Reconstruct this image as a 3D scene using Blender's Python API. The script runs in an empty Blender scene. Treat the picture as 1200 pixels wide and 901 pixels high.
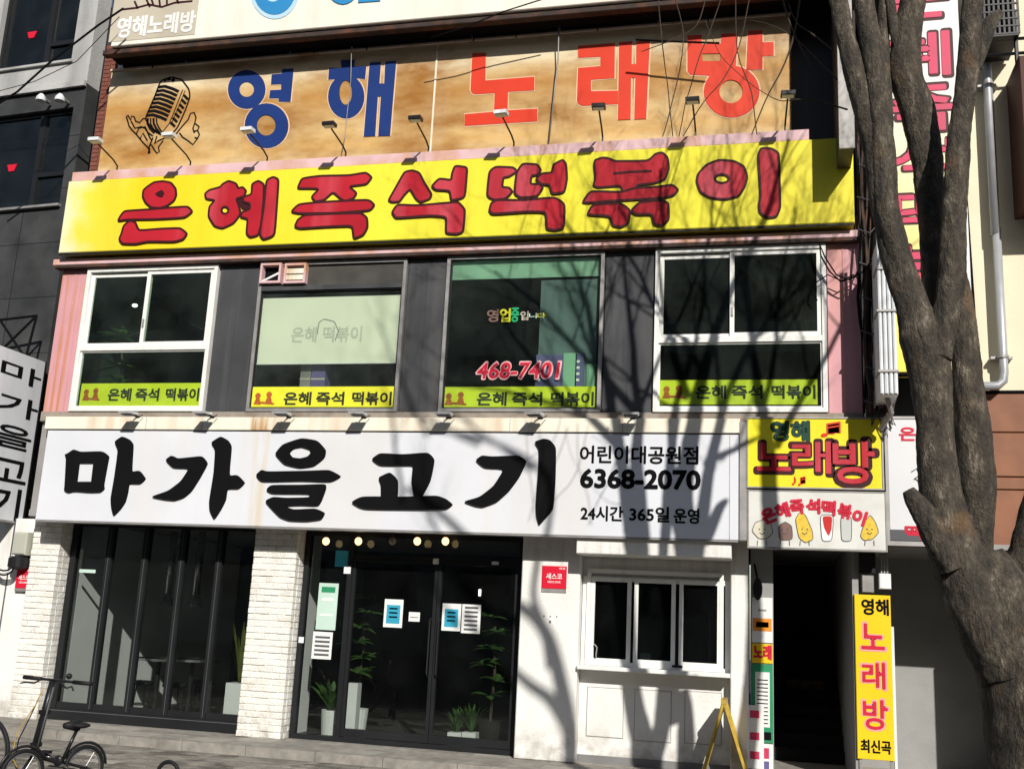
import bpy, bmesh, math, random
from mathutils import Vector, Matrix, noise
random.seed(7)
SC = bpy.context.scene
COL = SC.collection

# ---------------------------------------------------------------- camera, sky, sun, exposure
F, CX, CY = 1250.0, 600.0, 450.5                       # focal length in photo pixels (1200 px wide)
def _n(v): return v.normalized()
_X = _n(Vector((5150.0, -24.0, -F)))
_Z = Vector((280.0, -5650.0, F)); _Z = _n(_Z - _X * _Z.dot(_X))
_Y = _Z.cross(_X)
CAM = Vector((0.0, -13.6, 1.6))
cam_d = bpy.data.cameras.new('camera'); cam = bpy.data.objects.new('camera', cam_d); COL.objects.link(cam)
cam_d.sensor_width = 36.0; cam_d.lens = 36.0 * F / 1200.0
cam_d.clip_start = 0.1; cam_d.clip_end = 600.0
cam.matrix_world = Matrix(((_X[0], -_X[1], -_X[2], CAM[0]), (_Y[0], -_Y[1], -_Y[2], CAM[1]),
                           (_Z[0], -_Z[1], -_Z[2], CAM[2]), (0, 0, 0, 1)))
SC.camera = cam
SUNL = Vector((-0.46, 1.0, -0.66)).normalized()        # the way the light travels
el = math.asin(-SUNL.z); az = math.atan2(-SUNL.x, -SUNL.y)
w = bpy.data.worlds.new("World"); SC.world = w; w.use_nodes = True
nt = w.node_tree; bg = nt.nodes['Background']
sky = nt.nodes.new('ShaderNodeTexSky'); sky.sky_type = 'NISHITA'; sky.sun_disc = False
sky.sun_elevation = el; sky.sun_rotation = az
nt.links.new(sky.outputs[0], bg.inputs[0]); bg.inputs[1].default_value = 0.068
sun_d = bpy.data.lights.new('sun', 'SUN'); sun_d.energy = 4.6; sun_d.angle = math.radians(0.5); sun_d.color = (1.0, 0.955, 0.88)
sun = bpy.data.objects.new('sun', sun_d); COL.objects.link(sun)
sun.rotation_euler = SUNL.to_track_quat('-Z', 'Y').to_euler()
SC.view_settings.view_transform = 'Standard'; SC.view_settings.look = 'None'
SC.view_settings.exposure = 0.15; SC.view_settings.gamma = 1.0
SC.cycles.max_bounces = 8; SC.cycles.transparent_max_bounces = 12

# ---------------------------------------------------------------- measuring: photo direction -> point on a wall plane Y
def ray(px, py):
    q = Vector((px - CX, py - CY, F)); return Vector((_X.dot(q), _Y.dot(q), _Z.dot(q)))
def U(px, py, Y=0.0):
    d = ray(px, py); return CAM + d * ((Y - CAM.y) / d.y)
def G(px, py, z=0.0):
    d = ray(px, py); return CAM + d * ((z - CAM.z) / d.z)
def R(l, t, r, b, Y):                                    # upright rectangle on plane Y: x0, x1, z0, z1
    ym, xm = (t + b) / 2, (l + r) / 2
    return U(l, ym, Y).x, U(r, ym, Y).x, U(xm, b, Y).z, U(xm, t, Y).z

# ---------------------------------------------------------------- mesh building
class MB:
    def __init__(s): s.v = []; s.f = []; s.mi = []; s.cur = 0
    def add(s, vs, fs):
        n = len(s.v); s.v += [tuple(v) for v in vs]; s.f += [tuple(i + n for i in f) for f in fs]; s.mi += [s.cur] * len(fs); return s
    def box(s, x0, x1, y0, y1, z0, z1):
        if x0 > x1: x0, x1 = x1, x0
        if y0 > y1: y0, y1 = y1, y0
        if z0 > z1: z0, z1 = z1, z0
        return s.add([(x0,y0,z0),(x1,y0,z0),(x1,y1,z0),(x0,y1,z0),(x0,y0,z1),(x1,y0,z1),(x1,y1,z1),(x0,y1,z1)],
              [(0,3,2,1),(4,5,6,7),(0,1,5,4),(1,2,6,5),(2,3,7,6),(3,0,4,7)])
    def cbox(s, x0, x1, y0, y1, z0, z1, c=0.004):        # box with its front (-Y) edges chamfered
        if x0 > x1: x0, x1 = x1, x0
        if z0 > z1: z0, z1 = z1, z0
        a = [(x0,y1,z0),(x1,y1,z0),(x1,y1,z1),(x0,y1,z1)]
        b = [(x0,y0+c,z0),(x1,y0+c,z0),(x1,y0+c,z1),(x0,y0+c,z1)]
        d = [(x0+c,y0,z0+c),(x1-c,y0,z0+c),(x1-c,y0,z1-c),(x0+c,y0,z1-c)]
        fs = [(3,2,1,0)]
        for k in range(4):
            j = (k + 1) % 4; fs += [(k, j, 4+j, 4+k), (4+k, 4+j, 8+j, 8+k)]
        fs.append((8,9,10,11)); return s.add(a + b + d, fs)
    def frame(s, x0, x1, z0, z1, wd, y0, y1, wb=None, wt=None):
        wb = wd if wb is None else wb; wt = wd if wt is None else wt
        s.box(x0, x0+wd, y0, y1, z0, z1); s.box(x1-wd, x1, y0, y1, z0, z1)
        s.box(x0+wd, x1-wd, y0+0.001, y1, z0, z0+wb); s.box(x0+wd, x1-wd, y0+0.001, y1, z1-wt, z1); return s
    def tube(s, pts, rad, n=8, cap=True, wob=0.0):
        pts = [Vector(p) for p in pts]
        if not hasattr(rad, '__len__'): rad = [rad] * len(pts)
        rings = []; up = None
        for i, p in enumerate(pts):
            t = (pts[min(i+1, len(pts)-1)] - pts[max(i-1, 0)])
            if t.length < 1e-9: t = Vector((0,0,1))
            t.normalize()
            if up is None:
                a = Vector((1,0,0)) if abs(t.x) < .8 else Vector((0,1,0)); up = (a - t * a.dot(t)).normalized()
            else:
                up = up - t * up.dot(t); up = up.normalized() if up.length > 1e-6 else Vector((1,0,0))
            sd = t.cross(up); ring = []
            for k in range(n):
                a = 2 * math.pi * k / n; r = rad[i]; d = up * math.cos(a) + sd * math.sin(a)
                if wob:
                    q = p + d * r; r *= 1 + wob * (noise.noise(p * 2.3 + d * .8) + .55 * noise.noise(p * 7 + d * 1.6))
                    if n > 30: r += .0035 * (1 - 2*abs(noise.noise(Vector((q.x*17, q.y*17, q.z*6))))) + .004 * noise.noise(q * 30) - .001
                ring.append(p + d * r)
            rings.append(ring)
        vs = [v for r in rings for v in r]; fs = []
        for i in range(len(rings) - 1):
            for k in range(n):
                j = (k + 1) % n; fs.append((i*n+k, i*n+j, (i+1)*n+j, (i+1)*n+k))
        if cap and n > 2: fs += [tuple(range(n))[::-1], tuple((len(rings)-1)*n + k for k in range(n))]
        return s.add(vs, fs)
    def prism(s, poly, y0, y1):                          # poly of (x, z), simple; front y0, back y1
        n = len(poly); vs = [(x, y0, z) for x, z in poly] + [(x, y1, z) for x, z in poly]
        fs = [tuple(range(n)), tuple(range(2*n-1, n-1, -1))]
        for k in range(n): j = (k+1) % n; fs.append((k, n+k, n+j, j))
        return s.add(vs, fs)
    def ribbon(s, pts, wd, Y, closed=False, th=0.003):    # flat painted line on the plane Y, pts of (x, z)
        P = [Vector((p[0], p[1])) for p in pts]; n = len(P); L = []; Rr = []
        for i in range(n):
            a = P[(i-1) % n] if (closed or i > 0) else P[i]; b = P[(i+1) % n] if (closed or i < n-1) else P[i]
            t = b - a; t = t.normalized() if t.length > 1e-9 else Vector((1,0)); nn = Vector((-t.y, t.x))
            L.append(P[i] + nn * wd/2); Rr.append(P[i] - nn * wd/2)
        m = n if closed else n-1
        vs = [(p.x, Y, p.y) for p in L] + [(p.x, Y, p.y) for p in Rr] + [(p.x, Y+th, p.y) for p in L] + [(p.x, Y+th, p.y) for p in Rr]
        fs = []
        for i in range(m):
            j = (i+1) % n; fs += [(i, j, n+j, n+i), (2*n+i, i, j, 2*n+j)[::-1], (n+i, n+j, 3*n+j, 3*n+i)]
        return s.add(vs, fs)
    def sphere(s, c, r, sq=(1,1,1), nu=10, nv=7):
        vs = []; fs = []
        for i in range(nv+1):
            th = math.pi * i / nv
            for k in range(nu):
                a = 2*math.pi*k/nu; vs.append((c[0]+r*sq[0]*math.sin(th)*math.cos(a), c[1]+r*sq[1]*math.sin(th)*math.sin(a), c[2]+r*sq[2]*math.cos(th)))
        for i in range(nv):
            for k in range(nu):
                j = (k+1) % nu; fs.append((i*nu+k, (i+1)*nu+k, (i+1)*nu+j, i*nu+j))
        return s.add(vs, fs)
    def lathe(s, c, prof, n=14):                         # prof of (r, z) round a vertical axis
        vs = []; fs = []
        for r, z in prof:
            for k in range(n):
                a = 2*math.pi*k/n; vs.append((c[0]+r*math.cos(a), c[1]+r*math.sin(a), c[2]+z))
        for i in range(len(prof)-1):
            for k in range(n):
                j = (k+1) % n; fs.append((i*n+k, i*n+j, (i+1)*n+j, (i+1)*n+k))
        return s.add(vs, fs)
    def build(s, name, mat, parent=None, kind=None, label=None, smooth=False):
        off = base(parent)
        me = bpy.data.meshes.new(name); me.from_pydata([(v[0]-off[0], v[1]-off[1], v[2]-off[2]) for v in s.v], [], s.f)
        for m_ in (mat if isinstance(mat, (list, tuple)) else [mat]): me.materials.append(m_)
        if any(s.mi):
            for p, i in zip(me.polygons, s.mi): p.material_index = i
        if smooth:
            for p in me.polygons: p.use_smooth = True
        me.validate(); return link(name, me, parent, kind, label)
def base(o):
    x = Vector((0,0,0))
    while o is not None: x += Vector(o.location); o = o.parent
    return x
def link(name, me, parent=None, kind=None, label=None):
    o = bpy.data.objects.new(name, me); COL.objects.link(o)
    if parent is not None: o.parent = parent
    if kind: o['kind'] = kind
    if label: o['label'] = label
    return o
def tag(o, label, cat, group=None):
    o['label'] = label; o['category'] = cat
    if group: o['group'] = group
    return o
def thing(name, label, cat, loc=(0,0,0), group=None):
    o = bpy.data.objects.new(name, None); COL.objects.link(o); o.location = loc; o.empty_display_size = .2
    return tag(o, label, cat, group)
def copy_tree(o, parent=None):
    c = o.copy(); COL.objects.link(c); c.parent = parent
    for ch in list(o.children): copy_tree(ch, c)
    return c
def mesh_from_curve(cu, name):
    ob = bpy.data.objects.new('tmp', cu); COL.objects.link(ob)
    dg = bpy.context.evaluated_depsgraph_get(); me = bpy.data.meshes.new_from_object(ob.evaluated_get(dg))
    bpy.data.objects.remove(ob); bpy.data.curves.remove(cu); me.name = name; me.materials.clear(); return me
def text(s, rect, Y, mat, parent=None, bold=0.0, name='lettering', th=0.003, shear=0.0, rot=0.0, sx=None, label=None):
    """s set in type filling the upright rectangle rect=(x0,x1,z0,z1) on plane Y"""
    cu = bpy.data.curves.new('t', 'FONT'); cu.body = s; cu.resolution_u = 3
    me = mesh_from_curve(cu, name)
    xs = [v.co.x for v in me.vertices]; ys = [v.co.y for v in me.vertices]
    a, b, c, d = min(xs), max(xs), min(ys), max(ys); x0, x1, z0, z1 = rect; off = base(parent)
    cx, cz = (x0+x1)/2, (z0+z1)/2; ca, sa = math.cos(rot), math.sin(rot)
    for v in me.vertices:
        x = x0 + (v.co.x - a) / (b - a) * (x1 - x0); z = z0 + (v.co.y - c) / (d - c) * (z1 - z0)
        x += shear * (z - cz); dx, dz = x - cx, z - cz; x, z = cx + dx*ca - dz*sa, cz + dx*sa + dz*ca
        v.co = (x - off.x, Y - off.y, z - off.z)
    me.materials.append(mat); bm = bmesh.new(); bm.from_mesh(me); bmesh.ops.remove_doubles(bm, verts=bm.verts[:], dist=1e-6)
    edges = [(e.verts[0].co.copy(), e.verts[1].co.copy()) for e in bm.edges if len(e.link_faces) == 1]
    if bold:                                             # heavier weight: the outline itself is drawn thick, round jointed
        rb = bold * (z1 - z0) / (d - c); seen = set()
        for p, q in edges:
            t = q - p
            if t.length < 1e-7: continue
            t.normalize(); nn = Vector((-t.z, 0, t.x)) * rb; o2 = Vector((0, .0003, 0))
            bm.faces.new([bm.verts.new(v_) for v_ in (p - nn + o2, q - nn + o2, q + nn + o2, p + nn + o2)])
            for v_ in (p, q):
                k_ = (round(v_.x, 4), round(v_.z, 4))
                if k_ in seen: continue
                seen.add(k_); bm.faces.new([bm.verts.new(v_ + Vector((rb*math.cos(a_*math.pi/4), .0006, rb*math.sin(a_*math.pi/4)))) for a_ in range(8)])
    if not bold or th > .0025:
        rim = []
        for p, q in edges:
            bm.faces.new([bm.verts.new(v_) for v_ in (p, q, q + Vector((0, th, 0)), p + Vector((0, th, 0)))])
    bm.to_mesh(me); bm.free(); return link(name, me, parent, None, label)
def smooth_loop(pts, it=2):
    for j in range(it):
        q = []; c_ = .13 if j == 0 else .25
        for i in range(len(pts)):
            a, b = pts[i], pts[(i+1) % len(pts)]
            q += [(a[0]*(1-c_)+b[0]*c_, a[1]*(1-c_)+b[1]*c_), (a[0]*c_+b[0]*(1-c_), a[1]*c_+b[1]*(1-c_))]
        pts = q
    return pts
def ell(cx, cy, rx, ry, n=28): return [(cx + rx*math.cos(2*math.pi*k/n), cy + ry*math.sin(2*math.pi*k/n)) for k in range(n)]
def shape(loops, Y, mat, parent, name='letter', th=0.02, label=None):
    """loops of (x, z) (outer and holes) cut from sheet th thick, front face at Y"""
    cu = bpy.data.curves.new('s', 'CURVE'); cu.dimensions = '2D'; cu.fill_mode = 'BOTH'
    off = base(parent)
    for lp in loops:
        sp = cu.splines.new('POLY'); sp.points.add(len(lp)-1); sp.use_cyclic_u = True
        for i, p in enumerate(lp): sp.points[i].co = (p[0], p[1], 0, 1)
    me = mesh_from_curve(cu, name)
    bm = bmesh.new(); bm.from_mesh(me)
    bmesh.ops.remove_doubles(bm, verts=bm.verts[:], dist=1e-5)
    r = bmesh.ops.extrude_face_region(bm, geom=bm.faces[:])
    top = set(e for e in r['geom'] if isinstance(e, bmesh.types.BMVert))
    for v in bm.verts:
        x, z = v.co.x, v.co.y; v.co = (x - off.x, (Y + th if v in top else Y) - off.y, z - off.z)
    bmesh.ops.recalc_face_normals(bm, faces=bm.faces[:])
    bm.to_mesh(me); bm.free(); me.materials.append(mat); return link(name, me, parent, None, label)
def tr(loop, ox, oy, s, Y): 
    out = []
    for x, y in loop:
        p = U(ox + x / s, oy + y / s, Y); out.append((p.x, p.z))
    return out

# ---------------------------------------------------------------- materials
def mat(name, col, rough=.6, metal=0.0, var=.12, vs=2.0, bump=.0, bs=40.0, streak=None, stain=None, spec=None, emis=None, coat=0.0):
    """procedural surface: noise mottling, optional run-down streaks (colour, amount, density) and blotches (colour, amount, scale)"""
    m = bpy.data.materials.new(name); m.use_nodes = True; nt = m.node_tree; N = nt.nodes; Lk = nt.links
    p = N['Principled BSDF']; p.inputs['Roughness'].default_value = rough; p.inputs['Metallic'].default_value = metal
    if coat: p.inputs['Coat Weight'].default_value = coat
    p.inputs['Specular IOR Level'].default_value = .22 if spec is None else spec
    geo = N.new('ShaderNodeNewGeometry')
    nz = N.new('ShaderNodeTexNoise'); nz.inputs['Scale'].default_value = vs; nz.inputs['Detail'].default_value = 6; Lk.new(geo.outputs['Position'], nz.inputs['Vector'])
    mr = N.new('ShaderNodeMapRange'); mr.inputs[1].default_value = .3; mr.inputs[2].default_value = .7; mr.inputs[3].default_value = 1 - var; mr.inputs[4].default_value = 1 + var*.6
    Lk.new(nz.outputs['Fac'], mr.inputs[0])
    mx = N.new('ShaderNodeMix'); mx.data_type = 'RGBA'; mx.blend_type = 'MULTIPLY'; mx.inputs[0].default_value = 1
    mx.inputs[6].default_value = (*col, 1); Lk.new(mr.outputs[0], mx.inputs[7]); out = mx.outputs[2]
    def over(out, c2, amt, vec_scale, lo, hi, detail=5):
        mp = N.new('ShaderNodeMapping'); mp.inputs['Scale'].default_value = vec_scale; Lk.new(geo.outputs['Position'], mp.inputs['Vector'])
        n2 = N.new('ShaderNodeTexNoise'); n2.inputs['Scale'].default_value = 1; n2.inputs['Detail'].default_value = detail; Lk.new(mp.outputs[0], n2.inputs['Vector'])
        r2 = N.new('ShaderNodeMapRange'); r2.inputs[1].default_value = lo; r2.inputs[2].default_value = hi; r2.inputs[3].default_value = 0; r2.inputs[4].default_value = amt
        Lk.new(n2.outputs['Fac'], r2.inputs[0]); m2 = N.new('ShaderNodeMix'); m2.data_type = 'RGBA'; Lk.new(r2.outputs[0], m2.inputs[0])
        Lk.new(out, m2.inputs[6]); m2.inputs[7].default_value = (*c2, 1); return m2.outputs[2]
    if streak: out = over(out, streak[0], streak[1], (streak[2], streak[2], streak[2]*.08), .5, .72)
    if stain: out = over(out, stain[0], stain[1], (stain[2],)*3, .48, .7)
    m['_n'] = 1
    Lk.new(out, p.inputs['Base Color'])
    rr = N.new('ShaderNodeMapRange'); rr.inputs[3].default_value = max(0, rough-.08); rr.inputs[4].default_value = min(1, rough+.12); Lk.new(nz.outputs['Fac'], rr.inputs[0]); Lk.new(rr.outputs[0], p.inputs['Roughness'])
    if bump:
        nb = N.new('ShaderNodeTexNoise'); nb.inputs['Scale'].default_value = bs; nb.inputs['Detail'].default_value = 5; Lk.new(geo.outputs['Position'], nb.inputs['Vector'])
        bp = N.new('ShaderNodeBump'); bp.inputs['Strength'].default_value = bump; bp.inputs['Distance'].default_value = .02; Lk.new(nb.outputs['Fac'], bp.inputs['Height']); Lk.new(bp.outputs[0], p.inputs['Normal'])
    if emis: p.inputs['Emission Color'].default_value = (*emis[0], 1); p.inputs['Emission Strength'].default_value = emis[1]
    return m
def glass(name, tint, gloss=1.0, rough=0.02, wave=0.15, dust=.02):
    m = bpy.data.materials.new(name); m.use_nodes = True; N = m.node_tree.nodes; Lk = m.node_tree.links
    N.remove(N['Principled BSDF']); out = N['Material Output']
    t = N.new('ShaderNodeBsdfTransparent'); t.inputs[0].default_value = (*tint, 1)
    g = N.new('ShaderNodeBsdfGlossy'); g.inputs['Roughness'].default_value = rough; g.inputs['Color'].default_value = (.9*gloss,.95*gloss,.95*gloss,1)
    fr = N.new('ShaderNodeFresnel'); fr.inputs[0].default_value = 1.52
    mx = N.new('ShaderNodeMixShader'); Lk.new(fr.outputs[0], mx.inputs[0]); Lk.new(t.outputs[0], mx.inputs[1]); Lk.new(g.outputs[0], mx.inputs[2])
    du = N.new('ShaderNodeBsdfDiffuse'); du.inputs[0].default_value = (.55,.62,.58,1); m3 = N.new('ShaderNodeMixShader'); nd = N.new('ShaderNodeTexNoise'); nd.inputs['Scale'].default_value = 2.2; nd.inputs['Detail'].default_value = 7; gp = N.new('ShaderNodeNewGeometry'); Lk.new(gp.outputs['Position'], nd.inputs['Vector'])
    rd = N.new('ShaderNodeMapRange'); rd.inputs[1].default_value = .3; rd.inputs[2].default_value = .75; rd.inputs[3].default_value = dust*.3; rd.inputs[4].default_value = dust*1.7; Lk.new(nd.outputs['Fac'], rd.inputs[0]); Lk.new(rd.outputs[0], m3.inputs[0]); Lk.new(mx.outputs[0], m3.inputs[1]); Lk.new(du.outputs[0], m3.inputs[2]); Lk.new(m3.outputs[0], out.inputs[0])
    geo = N.new('ShaderNodeNewGeometry'); nb = N.new('ShaderNodeTexNoise'); nb.inputs['Scale'].default_value = 1.6; nb.inputs['Detail'].default_value = 2; Lk.new(geo.outputs['Position'], nb.inputs['Vector'])
    bp = N.new('ShaderNodeBump'); bp.inputs['Strength'].default_value = wave; bp.inputs['Distance'].default_value = .03; Lk.new(nb.outputs['Fac'], bp.inputs['Height']); Lk.new(bp.outputs[0], g.inputs['Normal'])
    return m
M = {}
M['yellow'] = mat('sign_yellow', (.80,.72,.03), .38, var=.06, vs=1.5, streak=((.72,.50,.02), .45, 1.3), coat=.15)
M['red_sign'] = mat('sign_red', (.44,.016,.028), .4, var=.18, vs=1.6, streak=((.68,.13,.17), .55, 2.0))
M['outline'] = mat('sign_outline', (.045,.008,.01), .5)
M['ink'] = mat('letter_black', (.006,.006,.007), .85, var=.2, spec=.08)
M['beige'] = mat('sign_beige', (.78,.60,.33), .5, var=.08, vs=1.0, stain=((.45,.22,.05), .75, .9))
M['blue'] = mat('letter_blue', (.010,.035,.17), .5, var=.1, vs=3)
M['orange_red'] = mat('letter_orange_red', (.64,.045,.018), .5, var=.08, vs=3)
M['pale_edge'] = mat('letter_edge_pale', (.72,.50,.32), .6)
M['cream'] = mat('cap_cream_metal', (.80,.76,.64), .5, var=.08, vs=3, streak=((.50,.28,.10), .55, 3.5))
M['white_sign'] = mat('sign_white_sheet', (.66,.675,.72), .45, var=.05, vs=1.2, streak=((.62,.56,.44), .35, 1.7), bump=.06, bs=1.4)
M['white_frame'] = mat('window_white_pvc', (.78,.78,.75), .4, var=.07, vs=5, streak=((.45,.42,.36), .3, 9))
M['white_wall'] = mat('white_render', (.77,.765,.74), .75, var=.06, vs=2, bump=.25, bs=30, streak=((.5,.47,.42), .22, 3), stain=((.60,.57,.52), .25, 1.3))
M['brick_white'] = mat('brick_white_paint', (.80,.785,.74), .7, var=.10, vs=9, bump=.7, bs=45, stain=((.58,.53,.44), .5, 5))
M['mortar'] = mat('brick_mortar', (.70,.68,.62), .9, var=.25, vs=10, bump=.4)
M['pink'] = mat('pink_metal', (.60,.31,.34), .5, var=.08, vs=2, streak=((.55,.27,.14), .6, 4))
M['pink_trim'] = mat('pink_trim', (.68,.46,.48), .5, var=.10, vs=3, stain=((.55,.27,.12), .8, 2.2))
M['grey_panel'] = mat('grey_panel', (.058,.060,.065), .45, var=.2, vs=2, streak=((.13,.125,.12), .4, 5))
M['dark_metal'] = mat('dark_metal', (.02,.02,.022), .4, metal=.3, var=.2)
M['black_frame'] = mat('black_door_frame', (.016,.017,.019), .35, var=.15)
M['brown_dark'] = mat('rusty_dark_steel', (.05,.035,.03), .7, var=.3, vs=6, stain=((.16,.06,.03), .6, 5))
M['grey_metal'] = mat('weathered_aluminium', (.33,.32,.31), .5, metal=.4, var=.2, vs=6)
M['duct_white'] = mat('duct_white', (.72,.74,.76), .45, var=.1, vs=4, streak=((.30,.29,.28), .45, 9))
M['soffit'] = mat('soffit_grey', (.28,.27,.26), .8, var=.15)
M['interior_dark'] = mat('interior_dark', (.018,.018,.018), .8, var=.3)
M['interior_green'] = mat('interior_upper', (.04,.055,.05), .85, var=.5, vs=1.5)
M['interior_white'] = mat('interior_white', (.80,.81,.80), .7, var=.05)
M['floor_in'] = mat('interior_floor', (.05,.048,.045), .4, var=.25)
M['stone_dark'] = mat('dark_granite', (.044,.046,.048), .65, var=.35, vs=2.5, bump=.15, bs=60, stain=((.075,.075,.075), .5, 1.7))
M['concrete'] = mat('concrete_light', (.45,.45,.44), .85, var=.15, vs=2, bump=.3, bs=25, streak=((.16,.16,.155), .5, 2.2))
M['slab'] = mat('paving_slab', (.25,.23,.20), .85, var=.3, vs=5, bump=.4, bs=60, stain=((.10,.092,.08), .5, 2))
M['slab_light'] = mat('paving_slab_light', (.34,.32,.28), .85, var=.15, vs=5, bump=.4, bs=60)
M['kerb'] = mat('kerb_granite', (.29,.27,.24), .8, var=.25, vs=9, bump=.4, bs=80, stain=((.13,.12,.105), .5, 3))
M['asphalt'] = mat('asphalt', (.05,.05,.052), .9, var=.25, vs=4, bump=.4, bs=120)
M['bark'] = None
M['cream_wall'] = mat('cream_wall', (.74,.67,.50), .75, var=.05, vs=2, bump=.15, bs=20, streak=((.55,.48,.36), .3, 2))
M['brown_panel'] = mat('brown_panel', (.26,.115,.065), .5, var=.2, vs=3, stain=((.17,.075,.045), .5, 2))
M['pipe'] = mat('pipe_grey', (.42,.43,.45), .4, metal=.3, var=.12, vs=5)
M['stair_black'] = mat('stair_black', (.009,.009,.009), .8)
M['joint_grey'] = mat('joint_grey', (.085,.088,.09), .5)
M['rubber'] = mat('black_rubber', (.012,.012,.013), .6, var=.2)
M['bike'] = mat('bike_black_paint', (.012,.012,.014), .28, var=.1, coat=.4)
M['chrome'] = mat('steel_bright', (.55,.55,.55), .25, metal=1, var=.1)
M['banner'] = mat('banner_yellow', (.70,.70,.04), .55, var=.1, vs=3)
M['banner_print'] = mat('banner_print', (.03,.035,.02), .6)
M['orange_print'] = mat('orange_print', (.45,.11,.03), .6, var=.3, vs=20)
M['blind'] = mat('roller_blind', (.80,.80,.68), .7, var=.04)
M['blind_print'] = mat('blind_print', (.56,.58,.50), .7, var=.1)
M['poster_white'] = mat('poster_paper', (.75,.76,.74), .6, var=.04)
M['poster_blue'] = mat('poster_blue', (.04,.34,.50), .5, var=.08)
M['poster_green'] = mat('poster_green', (.03,.26,.12), .5, var=.1)
M['poster_pale'] = mat('poster_pale_green', (.50,.66,.58), .5, var=.1)
M['sign_red_plain'] = mat('plate_red', (.62,.015,.04), .35, var=.06)
M['grey_print'] = mat('grey_print', (.10,.10,.11), .6)
M['white_print'] = mat('white_print', (.80,.80,.78), .5)
M['leaf'] = mat('leaf_green', (.075,.16,.04), .5, var=.4, vs=8)
M['leaf_pale'] = mat('leaf_pale', (.16,.19,.05), .5, var=.3, vs=8)
M['pot'] = mat('pot_white', (.68,.70,.68), .35, var=.05)
M['green_curtain'] = mat('green_curtain', (.28,.42,.36), .7, var=.15, vs=3)
M['blue_board'] = mat('blue_grey_board', (.13,.17,.20), .7, var=.15, vs=2)
M['violet_box'] = mat('violet_carton', (.13,.11,.28), .6, var=.15)
M['green_print'] = mat('green_print', (.02,.40,.16), .5)
M['cup_green'] = mat('pale_green_plastic', (.25,.42,.33), .5, var=.1)
M['bulb'] = mat('bulb_warm', (.9,.65,.35), .3, emis=((1.0,.66,.30), 2.2))
M['bulb_off'] = mat('bulb_unlit', (.30,.26,.22), .2)
M['tube_light'] = mat('lamp_white', (.9,.9,.9), .3, emis=((1,.97,.9), 3.0))
M['wood_orange'] = mat('print_orange', (.72,.26,.03), .5)
M['wood_yellow'] = mat('yellow_painted_board', (.50,.34,.06), .5, var=.25, vs=12)
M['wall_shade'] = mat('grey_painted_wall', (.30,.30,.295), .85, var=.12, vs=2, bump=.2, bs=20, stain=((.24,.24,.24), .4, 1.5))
M['red_brick'] = mat('red_brick', (.20,.07,.05), .85, var=.3, vs=14)
M['yellow_plain'] = mat('sign_yellow_plain', (.82,.55,.015), .4, var=.04, coat=.1)
M['crimson'] = mat('letter_crimson', (.58,.02,.05), .45, var=.08)
M['pink_letter'] = mat('letter_pink', (.60,.05,.12), .45, var=.15, vs=4)
M['neon_pink'] = mat('letter_edge_pink', (.82,.35,.36), .45)
M['blue_light'] = mat('letter_light_blue', (.03,.24,.52), .5, var=.1)
M['pale_blue'] = mat('letter_pale_blue', (.45,.65,.80), .5)
M['tan_print'] = mat('print_tan', (.50,.45,.36), .6)
M['glass_up'] = glass('glass_upper_green', (.90,.97,.90), 1.0, wave=.05, dust=.010)
M['glass_clear'] = glass('glass_clear', (.92,.95,.92), .9, dust=.02)
M['glass_dn'] = glass('glass_door', (.90,.92,.91), .6, wave=.08, dust=.003)
M['glass_dark'] = glass('glass_dark', (.30,.33,.35), .5, dust=.004)

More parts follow.
